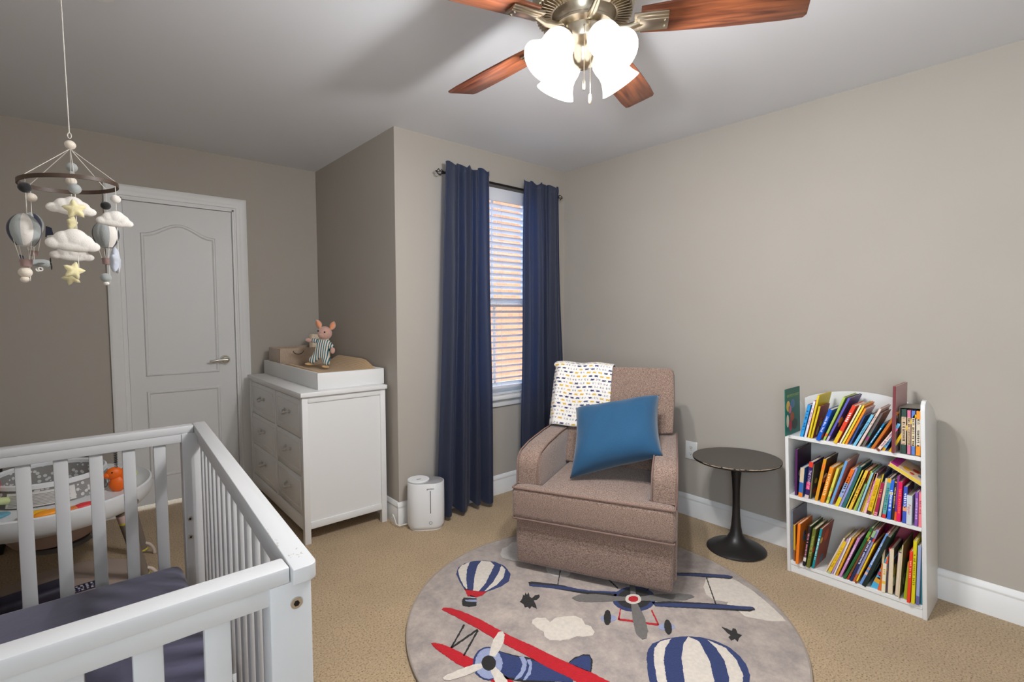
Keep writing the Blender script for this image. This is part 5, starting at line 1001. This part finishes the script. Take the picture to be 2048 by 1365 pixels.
for k, deg in enumerate((-11, 79, 169, 259)):
    a = math.radians(deg); dr_ = Vector((math.cos(a), math.sin(a), 0)); ax = (dr_ * math.sin(math.radians(42)) + Vector((0, 0, -math.cos(math.radians(42))))).normalized()
    p0 = dr_ * .066 + Vector((0, 0, -.284))
    Q = Matrix.Translation(p0) @ ax.to_track_quat('Z', 'Y').to_matrix().to_4x4()
    m = MB(); m.tube([dr_ * .03 + Vector((0, 0, -.297)), dr_ * .046 + Vector((0, 0, -.290)), p0 - ax * .008], .009).lathe([(.018, -.012), (.027, -.004), (.029, .008), (.026, .012)], 28, 0, Q); arm = m.build('lamp_arm', nick, fan)
    m = MB(); m.lathe(prof + [(r - .0025, z) for r, z in prof[::-1]], 40, 0, Q, False); m.build('lamp_shade', shade_m, fan)
    m = MB(); m.lathe([(.012, .01), (.013, .03), (.022, .055), (.026, .072), (.02, .09), (0, .098)], 24, 0, Q)
    bulb_m = mat('bulb_glow', (255, 250, 240), .3, emit=(255, 232, 205), emis=6); m.build('bulb', bulb_m, fan)
    wpos = Vector((FX, FY, H)) + p0 + ax * .118
    l = light('fan_bulb_light', 'POINT', wpos, (0, 0, 0), 38, (.96, .965, .98), .035)
for (ang, r, z0, z1, fob) in ((222, .074, -.27, -.43, False), (236, .074, -.262, -.47, True)):
    a = math.radians(ang); x, y = r*math.cos(a), r*math.sin(a)
    n = 70; pts = [(x, y, z0 + (z1 - z0) * i / n) for i in range(n + 1)]
    m = MB(); m.tube(pts, [.0016 if i % 2 else .0006 for i in range(n + 1)], n=6)
    m.tube([(x * .93, y * .93, z0), (x, y, z0)], .003)
    c = m.build('pull_chain', nick, fan)
    m = MB(); m.lathe([(.0035, 0), (.0045, -.004), (.0045, -.022), (.003, -.028)], 14, 0, T(x, y, z1)); m.build('fob', nick, c)

# ------------------------------------------------------------------ mobile over the crib
MOB = {
    'cords': [[[-0.0891, -0.0628, -0.7531], -1.0289], [[-0.0851, 0.0681, -0.7552], -0.9653], [[0.0827, 0.071, -0.7414], -1.0242], [[0.1004, -0.0424, -0.7379], -0.9976], [[0.0101, -0.1085, -0.7441], -1.0105], [[0.0027, 0.109, -0.7487], -1.0106]],
    'apex': [0.0048, -0.0, -0.6464],
    'balls': [[[0.0053, -0.0, -0.6351], 0.0131, "c"], [[-0.0902, -0.0628, -0.7819], 0.0145, "k"], [[-0.0982, -0.0628, -1.0063], 0.0145, "c"], [[-0.0999, -0.0628, -1.0249], 0.0095, "c"], [[-0.0842, 0.0681, -0.7846], 0.0131, "c"], [[0.0065, 0.109, -0.6745], 0.0145, "g"], [[0.0048, 0.109, -0.6911], 0.0065, "g"], [[0.0038, 0.109, -0.7166], 0.0138, "c"], [[0.0097, -0.1085, -0.778], 0.0145, "g"], [[0.0811, 0.071, -0.7849], 0.0131, "k"], [[0.0733, 0.071, -1.0057], 0.0145, "g"], [[0.0739, 0.071, -1.0226], 0.0073, "w"], [[0.1, -0.0424, -0.7815], 0.0124, "w"]],
    'clouds': [[[0.0008, -0.1085, -0.8261], 0.0951, 0.0494], [[0.0004, -0.1125, -0.919], 0.0973, 0.0611], [[-0.0031, 0.099, -0.9341], 0.0951, 0.048], [[0.0957, -0.0424, -0.84], 0.0752, 0.0465]],
    'stars': [[[0.0075, -0.1435, -0.8386], 0.0276, 0, 8, "y"], [[0.0014, 0.109, -0.8425], 0.0262, 66, 0, "y"], [[-0.0006, -0.1085, -0.9997], 0.0262, 18, -14, "y"], [[-0.007, 0.079, -1.0091], 0.0247, -10, 20, "y"], [[0.0925, -0.0424, -0.9625], 0.0422, 78, 0, "p"]],
    'balloons': [[[-0.0956, -0.0628, -0.8926], 0.0332, 0.0873, -0.9812, "wgng", -1.75, 0.0138], [[0.0781, 0.071, -0.8705], 0.0321, 0.0843, -0.9549, "gwng", -2.1, 0.0133], [[-0.0875, 0.0981, -0.8573], 0.0254, 0.0698, -0.9411, "gwgn", -0.5, 0.0111]],
    'planes': [[[-0.0822, 0.0681, -0.9703], 0.0685, 18, "g", "n", "k"], [[-0.0038, 0.129, -0.8874], 0.1105, -4, "w", "n", "n"]],
    'VD': [0.0005, 1.0],
    'RT': [1.0, -0.0005],
    'O': [0.0009, 1.9243, 2.44],
    'ring': [0.109, -0.7469, -0.009, -0.002],
}
fw = Vector(MOB['VD'] + [0]); rt = Vector(MOB['RT'] + [0])          # the way the flat felt pieces face
mob = empty('crib_mobile', MOB['O'], 0, 'felt crib mobile of clouds, stars, balloons and planes on a wooden ring', 'mobile')
cordm = mat('cotton_cord', (222, 216, 206), .9)
def feltm(n, c): return mat(n, c, .97, sheen=.3, bump=.3, bscale=260)
FE = {'w': feltm('felt_white', (228, 222, 214)), 'g': feltm('felt_grey', (160, 164, 162)), 'n': feltm('felt_navy', (44, 46, 62)), 'k': feltm('felt_black', (36, 34, 34)),
      'y': feltm('felt_cream_yellow', (228, 216, 168)), 'c': feltm('felt_cream', (224, 212, 196)), 'p': feltm('felt_pale_grey', (186, 190, 200)), 'm': feltm('felt_mauve', (150, 122, 116))}
ringm = mat('dark_walnut', (74, 56, 44), .5, noise=.2, nscale=30)
FR = Matrix(((rt.x, fw.x, 0, 0), (rt.y, fw.y, 0, 0), (0, 0, 1, 0), (0, 0, 0, 1)))
rad, rz_, TL, TN = MOB['ring']
m = MB(); t = bmesh.new(); n = 96; prv = []
for i in range(n):
    th = 2*PI*i/n; o_ = (rt * math.cos(th) + fw * math.sin(th)); c = o_ * rad + Vector((0, 0, rz_ - TL * math.cos(th) + TN * math.sin(th))); o_ = o_ * .002
    prv.append([t.verts.new(c + o_ + Vector((0, 0, .0055))), t.verts.new(c + o_ - Vector((0, 0, .0055))), t.verts.new(c - o_ - Vector((0, 0, .0055))), t.verts.new(c - o_ + Vector((0, 0, .0055)))])
for i in range(n):
    a, b2 = prv[i], prv[(i+1) % n]
    for j in range(4): t.faces.new((a[j], a[(j+1) % 4], b2[(j+1) % 4], b2[j]))
bmesh.ops.recalc_face_normals(t, faces=t.faces); m.add(t); m.build('ring', ringm, mob)
apex = Vector(MOB['apex'])
m = MB(); m.tube([(0, 0, 0), apex + Vector((0, 0, .045))], .0013, n=6).tube([apex + Vector((0, 0, .037)) + rt * (.004*math.cos(2*PI*i/16)) + Vector((0, 0, .008*math.sin(2*PI*i/16))) for i in range(16)], .0012, closed=True, n=6)
m.build('hanging_cord', cordm, mob)
for p, zb in MOB['cords']:
    p = Vector(p); m = MB(); m.tube([apex, p + Vector((0, 0, .007)), p - Vector((0, 0, .008)), Vector((p.x, p.y, zb))], .0009, n=5); m.build('cord', cordm, mob)
for p, r, k in MOB['balls']:
    m = MB(); m.ell(p, (r, r, r * .94)); m.build('felt_ball', FE[k], mob, 180)
for c, s, g in MOB['clouds']:
    m = MB(); c = Vector(c)
    for (ux, uz, rx, rr_) in ((-.37, -.14, .30, .26), (-.17, .05, .34, .36), (.04, .12, .40, .42), (.22, -.04, .34, .35), (.38, -.22, .30, .24), (-.06, -.16, .55, .32), (.12, -.2, .5, .3)):
        m.ell(c + (FR @ Vector((ux * s, 0, uz * g))), (rx * g * 1.15, rr_ * g * .7, rr_ * g), 0, FR, 20, 14)
    o = m.build('cloud', FE['w'], mob, 180)
    md = o.modifiers.new('remesh', 'REMESH'); md.mode = 'VOXEL'; md.voxel_size = .0022; md.use_smooth_shade = True
    sm_ = o.modifiers.new('smooth', 'SMOOTH'); sm_.iterations = 4; sm_.factor = .6
for c, R0, turn, tilt, k in MOB['stars']:
    thick = .4 if k == 'y' else .3; pts = []
    for q in range(10):
        a = PI/2 + q * PI / 5; rr_ = R0 if q % 2 == 0 else R0 * .55; pts.append((rr_ * math.cos(a), rr_ * math.sin(a)))
    Q = Matrix.Translation(c) @ FR @ R(90, 'X') @ R(turn, 'Y') @ R(tilt, 'Z')
    m = MB(); t = bmesh.new()
    rv = [[t.verts.new((px * s2, py * s2, z * R0 * thick)) for px, py in pts] for s2, z in ((.4, -.9), (.82, -.5), (1, 0), (.82, .5), (.4, .9))]
    for a, b2 in zip(rv, rv[1:]):
        for i in range(10): t.faces.new((a[i], a[(i+1) % 10], b2[(i+1) % 10], b2[i]))
    t.faces.new(rv[0][::-1]); t.faces.new(rv[-1]); bmesh.ops.recalc_face_normals(t, faces=t.faces)
    bmesh.ops.subdivide_edges(t, edges=t.edges[:], cuts=1, smooth=.35, use_grid_fill=True)
    m.add(t, 0, Q); m.build('star', FE[k], mob, 180)
for c, Rr, Hh, bz, cols, ph, ww in MOB['balloons']:
    c = Vector(c); cols = [FE[k] for k in cols]; t = MB(); prof = []
    for i in range(15):
        q = i / 14; zz = Hh * (.5 - q); r = Rr * (math.sin(PI * (q ** .85) * .86 + .04) ** .72); prof.append((max(r, .0001) if i else .0, zz))
    for k in range(8):
        def gore(u, v, k=k):
            a = ph + 2*PI*(k + u)/8; q = v * 14; i = min(13, int(q)); r = prof[i][0] + (prof[i+1][0] - prof[i][0]) * (q - i); zz = prof[i][1] + (prof[i+1][1] - prof[i][1]) * (q - i)
            r *= 1 + .05 * math.sin(PI * u)
            return c + rt * (r * math.cos(a)) + fw * (r * math.sin(a)) + Vector((0, 0, zz))
        t.surf(gore, 7, 15, k % len(cols))
    t.lathe([(0, -Hh*.5), (prof[-1][0], -Hh*.5)], 16, 0, Matrix.Translation(c), False)
    bo = t.build('hot_air_balloon', cols, mob, 180)
    b0 = Vector((c.x, c.y, bz))
    m = MB(); m.lathe([(ww * .85, -ww*.72), (ww, ww*.7), (ww * .9, ww*.7), (ww*.8, -ww*.6), (0, -ww*.6)], 20, 0, Matrix.Translation(b0)); m.build('basket', FE['m'], bo)
    for k in range(4):
        a = ph + PI/4 + k*PI/2; e = rt * math.cos(a) + fw * math.sin(a)
        m = MB(); m.tube([c + e * Rr * .86 - Vector((0, 0, Hh*.18)), b0 + e * ww * .95 + Vector((0, 0, ww*.6))], .0008, n=5); m.build('basket_cord', cordm, bo)
for c, k, turn, bm_, tm, pm in MOB['planes']:
    Q = Matrix.Translation(c) @ FR @ R(turn, 'Z'); Q3 = Q.to_3x3().to_4x4()
    m = MB(); m.lathe([(0, -.5*k), (.05*k, -.48*k), (.11*k, -.2*k), (.16*k, .1*k), (.17*k, .3*k), (.13*k, .42*k), (0, .45*k)], 20, 0, Q @ R(90, 'Y')); bo = m.build('toy_plane', FE[bm_], mob, 180)
    m = MB(); m.ell(Q @ Vector((.12*k, 0, -.02*k)), (.12*k, .48*k, .035*k), 0, Q3); m.build('wing', FE[bm_], bo, 180)
    m = MB(); m.prism([(-.52*k, 0), (-.34*k, 0), (-.38*k, .26*k), (-.5*k, .30*k)], .05*k, 0, Q @ T(0, .025*k, 0) @ R(90, 'X'), .008*k); m.build('tail', FE[tm], bo)
    m = MB(); m.ell(Q @ Vector((.47*k, 0, 0)), .05*k)
    for sg in (-1, 1): m.ell(Q @ Vector((.49*k, sg*.04*k, sg*.14*k)), (.02*k, .06*k, .13*k), 0, Q3)
    m.build('propeller', FE[pm], bo, 180)
    for sg in (-1, 1):
        m = MB(); m.cyl(Q @ Vector((.1*k, sg*.13*k - .02*k, -.26*k)), Q @ Vector((.1*k, sg*.13*k + .02*k, -.26*k)), .09*k, 0, 20)
        pts = [((.06*k if q % 2 == 0 else .025*k) * math.cos(PI/2 + q*PI/5), (.06*k if q % 2 == 0 else .025*k) * math.sin(PI/2 + q*PI/5)) for q in range(10)]
        m.prism(pts, .005*k, 1, Q @ T(.1*k, sg*.13*k - .02*k, -.26*k) @ R(90, 'X')); m.build('wheel', [FE['w'], FE['k']], bo)

# ------------------------------------------------------------------ crib
crib = empty('crib', (-.05, 1.55, 0), 0, 'white slatted baby crib with worn top rail at the lower left', 'crib')
CO = T(.05, -1.55, 0)
def cx(y): return .255 + (y - .86) * .0485          # inner edge of the long side that runs away from the camera
def skew_box(m, yo0, yo1, dx0, dx1, z0, z1, mi=0, bev=.004, seg=2):
    t = bmesh.new(); bmesh.ops.create_cube(t, size=1)
    for v in t.verts:
        y = yo0 if v.co.y < 0 else yo1; v.co = Vector((cx(y) + (dx0 if v.co.x < 0 else dx1), y, z0 if v.co.z < 0 else z1))
    if bev: bmesh.ops.bevel(t, geom=t.edges[:], offset=bev, segments=seg, affect='EDGES', profile=.5, clamp_overlap=True)
    m.add(t, mi, CO)
LX = -.42
# long side, right: cap with a rounded near corner, beam, bottom rail, slats
m = MB(); y0, y1 = .842, 2.252
pts = [(cx(y1), y1), (cx(y1) + .042, y1)]
for i in range(9):
    a = i / 8 * PI / 2; pts.append((cx(y0) + .042 - .018 * (1 - math.cos(a)), y0 + .018 - .018 * math.sin(a)))
pts.append((cx(y0), y0))
m.prism(pts[::-1], .027, 0, CO @ T(0, 0, .873), .0045, 3); m.build('top_rail', crib_white, crib)
m = MB(); skew_box(m, .90, 2.2, .010, .030, .828, .875); m.build('rail_beam', crib_white, crib)
m = MB(); skew_box(m, .90, 2.2, .008, .032, .215, .275); m.build('bottom_rail', crib_white, crib)
k = 0; y = .965
while y < 2.17:
    m = MB(); skew_box(m, y - .017, y + .017, .013, .027, .27, .832, 0, .005, 2); m.build('slat', crib_white, crib); y += .0905
# long side, left
m = MB(); m.box(LX - .042, LX, .842, 2.252, .873, .90, 0, .005, 2, CO); m.build('top_rail', crib_white, crib)
m = MB(); m.box(LX - .03, LX - .01, .90, 2.2, .828, .875, 0, .004, 2, CO); m.build('rail_beam', crib_white, crib)
m = MB(); m.box(LX - .032, LX - .008, .90, 2.2, .215, .275, 0, .004, 2, CO); m.build('bottom_rail', crib_white, crib)
y = .965
while y < 2.17:
    m = MB(); m.box(LX - .027, LX - .013, y - .017, y + .017, .27, .832, 0, .004, 1, CO); m.build('slat', crib_white, crib); y += .0905
# the two ends
for ye0, ye1, yc0, yc1, x1, sl in ((2.203, 2.230, 2.198, 2.246, cx(2.22), [-.148 + .09*i for i in range(-3, 5)] ), (.866, .893, .857, .902, cx(.86), [.1485 - .0885*i for i in range(0, 7)])):
    m = MB(); m.box(LX, x1 - .001, yc0, yc1, .872, .90, 0, .004, 2, CO); m.build('top_rail', crib_white, crib)
    m = MB(); m.box(LX, x1 - .03, ye0 - .003, ye1 + .003, .84, .874, 0, .003, 2, CO); m.build('rail_beam', crib_white, crib)
    m = MB(); m.box(LX, x1 - .03, ye0, ye1, .215, .275, 0, .004, 2, CO); m.build('bottom_rail', crib_white, crib)
    for xs in sl:
        m = MB(); m.box(xs - .0185, xs + .0185, ye0 + .006, ye1 - .006, .27, .842, 0, .003, 2, CO); m.build('slat', crib_white, crib)
for px0, px1, py0, py1 in ((cx(2.22) - .042, cx(2.22) + .034, 2.196, 2.246), (cx(.86) - .034, cx(.86) + .034, .858, .906), (LX - .034, LX + .03, 2.196, 2.246), (LX - .034, LX + .03, .858, .906)):
    m = MB(); m.box(px0, px1, py0, py1, 0, .873, 0, .004, 2, CO); po_ = m.build('post', crib_white, crib)
    if px0 > 0 and py0 < 1:
        m = MB(); m.cyl((.262, .858, .835), (.262, .854, .835), .0095, 0, 24, M=CO).cyl((.262, .855, .835), (.262, .8528, .835), .005, 1, 6, M=CO); m.build('bolt', [steel, black_metal], po_)
    if px0 > 0 and py0 > 1:
        for z in (.545, .475):
            m = MB(); m.cyl((.296, 2.197, z), (.296, 2.192, z), .008, 0, 20, M=CO).cyl((.296, 2.193, z), (.296, 2.1915, z), .004, 1, 6, M=CO); m.build('bolt', [steel, black_metal], po_)
m = MB(); m.box(LX + .005, cx(.95) - .006, .92, 2.185, .235, .268, 0, .004, 1, CO); m.build('mattress_support', crib_white, crib)
# worn spots on the long top rail
scuff = mat('worn_paint', (172, 166, 158), .6); rnd = random.Random(4)
m = MB()
for yb, n_ in ((.90, 9), (.97, 8), (1.02, 4), (1.5, 4)):
    for q in range(n_):
        yy = yb + rnd.uniform(-.02, .02); xx = cx(yy) + (rnd.uniform(.006, .03) if yb < .95 else rnd.uniform(.001, .006))
        m.ell((xx, yy, .8998), (rnd.uniform(.0006, .0016), rnd.uniform(.0015, .005), .0004), 0, R(rnd.uniform(-50, 50), 'Z'), 8, 6)
bmesh.ops.transform(m.bm, matrix=CO, verts=m.bm.verts); m.build('worn_spots', scuff, crib)
sheet = mat('navy_sheet', (70, 68, 92), .85, sheen=.3, noise=.06, nscale=14, bump=.25, bscale=16, bdist=.006)
m = MB(); m.box(LX + .008, .262, .915, 2.188, .27, .392, 0, .03, 4)
tag(m.build('mattress', sheet, None, 50), 'crib mattress in a fitted navy sheet inside the white crib', 'mattress')

# ------------------------------------------------------------------ activity centre behind the crib
ac = empty('activity_center', (-.12, 3.15, 0), 0, 'round white baby activity center with grey seat and bright toys behind the crib', 'activity center')
S_ = Matrix.Diagonal((.96, 1.04, 1, 1)); wp = mat('toy_white', (222, 224, 226), .3); taupe = mat('toy_taupe', (120, 110, 100), .5); pinkish = mat('seat_underside', (172, 150, 140), .85)
m = MB(); m.lathe([(.215, .47), (.225, .49), (.25, .492), (.34, .478), (.375, .488), (.392, .5), (.40, .495), (.402, .47), (.395, .43), (.37, .405), (.30, .40), (.22, .41), (.215, .47)], 64, 0, S_, False); m.build('tray', wp, ac)
seatm = mat('seat_fabric_grey', (150, 148, 146), .9)
N, L, b = nodes(seatm); tc = N.new('ShaderNodeTexCoord'); vo = N.new('ShaderNodeTexVoronoi'); vo.inputs['Scale'].default_value = 46; r_ = N.new('ShaderNodeValToRGB'); r_.color_ramp.interpolation = 'CONSTANT'; r_.color_ramp.elements[0].color = lin((206, 206, 204)); r_.color_ramp.elements[1].position = .34; r_.color_ramp.elements[1].color = lin((140, 138, 136))
L.new(tc.outputs['Object'], vo.inputs[0]); L.new(vo.outputs['Distance'], r_.inputs[0]); L.new(r_.outputs[0], b.inputs[0])
m = MB(); m.lathe([(.226, .485), (.222, .53), (.212, .575), (.20, .575), (.19, .50), (.18, .42), (.13, .34), (0, .33)], 48, 0, S_, False); m.build('seat', seatm, ac)
m = MB(); m.lathe([(.218, .568), (.216, .584), (.208, .589), (.199, .582), (.198, .568)], 48, 0, S_, False); m.build('seat_rim', wp, ac)
m = MB(); m.lathe([(.21, .41), (.19, .33), (.15, .275), (.11, .262), (0, .26)], 48, 0, S_, False); m.build('seat_sling', pinkish, ac)
m = MB(); m.lathe([(.112, .262), (.118, .245), (.10, .235), (0, .234)], 40, 0, T(.02, -.03, 0)); m.build('sling_bar', mat('toy_dark_grey', (92, 88, 86), .5), ac)
# warning label sewn to the seat front
m = MB(); m.surf(lambda u, v: Vector(((.2315 - .012*v) * .96 * math.cos(math.radians(-128 + 62*u)), (.2315 - .012*v) * 1.04 * math.sin(math.radians(-128 + 62*u)), .498 + .06 * v)), 12, 2, 0, thick=.001)
for q in range(8):
    m.surf(lambda u, v, q=q: Vector(((.2325 - .0013*q) * .96 * math.cos(math.radians(-125 + (54 - 7*(q % 3))*u)), (.2325 - .0013*q) * 1.04 * math.sin(math.radians(-125 + (54 - 7*(q % 3))*u)), .505 + .006 * q + .0014 * v)), 12, 2, 1, thick=.0004)
m.build('care_label', [mat('label_white', (216, 214, 210), .7), mat('label_grey_print', (120, 116, 114), .8)], ac)
def on_tray(px_, py_, pz): return (px_ + .12, py_ - 3.15, pz)
for (x, y, c, r) in ((-.165, 2.83, (232, 178, 30), (.05, .026, .012)), (-.12, 2.805, (236, 150, 30), (.05, .026, .013)), (-.04, 2.80, (208, 120, 60), (.034, .02, .01)), (-.005, 2.81, (212, 56, 62), (.042, .024, .014)), (-.28, 2.90, (96, 150, 170), (.045, .03, .012))):
    m = MB(); m.ell(on_tray(x, y, .492), r, 0, R(18, 'Z')); m.build('petal_key', mat('petal_%d_%d_%d' % c, c, .4), ac, 180)
m = MB(); m.box(-.03, .03, -.001, .001, -.009, .009, 0, .001, 1); m.text('SKIP', .013, T(0, -.0013, 0) @ R(90, 'X'), 1, .0002)
o = m.build('brand_badge', [mat('badge_maroon', (120, 40, 44), .5), wp], ac); o.location = on_tray(-.093, 2.742, .447); o.rotation_euler = (math.radians(8), 0, math.radians(4))
m = MB(); m.tube([(.014*math.cos(a), 0, .010*math.sin(a)) for a in [PI*i/10 for i in range(11)]], .0025, n=6); o = m.build('latch', mat('toy_dark_grey', (92, 88, 86), .5), ac); o.location = on_tray(-.135, 2.738, .468)
# orange animal toy with a spring
ot = on_tray(.118, 2.97, .492); orange = mat('toy_orange', (232, 104, 24), .45)
m = MB(); m.ell((ot[0], ot[1], ot[2] + .028), (.034, .026, .04)).ell((ot[0] - .012, ot[1], ot[2] + .078), (.034, .022, .03)).ell((ot[0] - .036, ot[1] - .004, ot[2] + .074), (.018, .014, .014)).ell((ot[0] + .024, ot[1], ot[2] + .055), (.02, .018, .045))
an = m.build('animal_toy', orange, ac, 180)
m = MB(); m.ell((ot[0] - .02, ot[1] - .021, ot[2] + .088), (.003, .003, .004)); m.build('eye', mat('eye_black', 0), an)
m = MB(); m.tube([(ot[0] - .004 + .006*math.cos(i*.9), ot[1] + .006*math.sin(i*.9), ot[2] + .10 + .0012*i) for i in range(70)], .0016, n=5); m.build('spring', mat('spring_dark', (60, 60, 64), .4, .8), ac)
m = MB(); m.ell((ot[0] - .012, ot[1], ot[2] + .19), (.035, .022, .013)); m.build('spring_top', mat('toy_grey', (176, 178, 180), .4), ac, 180)
m = MB(); m.tube([(ot[0] + .052, ot[1] - .06, ot[2] + .02), (ot[0] + .058, ot[1] - .066, ot[2] - .01), (ot[0] + .066, ot[1] - .066, ot[2] - .05)], .0022, n=6).tube([(ot[0] + .058 + .012*math.cos(2*PI*i/14), ot[1] - .068, ot[2] - .055 + .012*math.sin(2*PI*i/14)) for i in range(14)], .0022, closed=True, n=6); m.build('hook', steel, ac)
m = MB(); m.ell(on_tray(.175, 3.17, .505), (.035, .05, .018)); m.build('green_toy', mat('toy_pale_green', (196, 206, 150), .4), ac, 180)
m = MB(); m.tube([on_tray(-.37, 2.98, .50), on_tray(-.34, 2.93, .54), on_tray(-.28, 2.93, .545), on_tray(-.23, 2.99, .52)], .016, n=12); m.build('green_tube', mat('toy_pale_green', (196, 206, 150), .4), ac)
m = MB(); c0 = on_tray(-.325, 3.0, .60)
for r_0, c in ((.045, 0), (.022, 1)): m.tube([(c0[0] + r_0*math.cos(2*PI*i/24), c0[1], c0[2] + r_0*math.sin(2*PI*i/24)) for i in range(24)], .011, c, closed=True)
m.ell((c0[0] + .024, c0[1] - .012, c0[2] - .03), (.02, .01, .008), 2).cyl((c0[0], c0[1], c0[2] - .05), (c0[0], c0[1], .49), .007, 0)
m.build('loop_toy', [mat('toy_red', (214, 50, 60), .4), mat('toy_sky', (80, 160, 190), .4), mat('toy_yellow', (232, 190, 40), .4)], ac)
# four legs with bands, clear arched feet, base platform
for (ax_, ay_, bx_, by_) in ((.115, 2.93, .205, 2.99), (.155, 3.28, .225, 3.32), (-.36, 2.98, -.43, 2.93), (-.36, 3.38, -.42, 3.46)):
    a = Vector(on_tray(ax_, ay_, .43)); b2 = Vector(on_tray(bx_, by_, .03)); 
    m = MB(); m.cyl(a, b2, .024, 0, 20); lg = m.build('leg', taupe, ac)
    for q0, q1, c in ((.13, .22, ('band_blush', (206, 178, 170))), (.22, .245, ('band_yellow', (214, 200, 70))), (.965, .985, ('band_yellow', (214, 200, 70)))):
        m = MB(); m.cyl(a.lerp(b2, q0), a.lerp(b2, q1), .0247, 0, 20); m.build('band', mat(c[0], c[1], .6), lg)
    m = MB(); m.tube([(b2.x + .05*math.cos(PI*i/12), b2.y - .01, .004 + .07*math.sin(PI*i/12)) for i in range(13)], .008, n=8); m.build('foot', mat('foot_clear_white', (206, 190, 178), .35), lg)
m = MB(); m.lathe([(.33, 0), (.33, .012), (.32, .018), (0, .018)], 56, 0, T(.02, -.06, 0)); m.build('base_platform', mat('platform_blush', (176, 158, 146), .7), ac)
m = MB(); m.box(-.135, .135, -.06, .06, 0, .07, 0, .025, 3); o = m.build('foot_cushion', mat('navy_vinyl', (50, 46, 64), .5), None, 60, (-.195, 3.03, .019)); o.rotation_euler = (0, 0, math.radians(12))
tag(o, 'dark navy padded cushion lying on the floor behind the crib slats', 'cushion')
m = MB(); m.box(-.06, .06, -.04, .04, 0, .002)
rnd = random.Random(9)
for r_0 in range(3):
    xx = -.05
    while xx < .045:
        w = rnd.uniform(.006, .014); m.box(xx, xx + w*.3, -.03 + r_0*.022, -.014 + r_0*.022, .002, .0024, 1).box(xx, xx + w, (-.03 if rnd.random() < .5 else -.018) + r_0*.022, (-.026 if rnd.random() < .0 else -.0145) + r_0*.022, .002, .0024, 1); xx += w + .006
o = m.build('printed_card', [mat('card_navy', (46, 42, 74), .6), mat('card_print', (206, 200, 206), .7)], None, 40, (-.035, 3.075, .019)); o.rotation_euler = (0, 0, math.radians(186))
tag(o, 'small navy card with white lettering on the floor behind the crib', 'card')
# box by the door wall
bx = empty('storage_box', (-.07, 3.90, 0), 0, 'light grey open storage box standing against the wall beside the door', 'storage box')
gm = mat('box_light_grey', (172, 174, 174), .6); gd = mat('box_dark_grey', (98, 98, 94), .6)
m = MB(); m.box(-.16, .0, -.12, .13, 0, .50, 0, .006).box(.0, .155, -.12, .13, 0, .50, 1, .006); m.build('body', [gm, gd], bx)
m = MB(); m.box(-.165, .16, -.125, .135, .50, .52, 0, .006); m.build('rim', gm, bx)
m = MB(); m.box(-.05, .05, -.09, .09, 0, .56, 0, .006)
tag(m.build('speaker_box', mat('box_black', (40, 38, 36), .6), None, 40, (-.40, 3.93, 0)), 'tall narrow black box against the back wall, far left behind the crib', 'box')
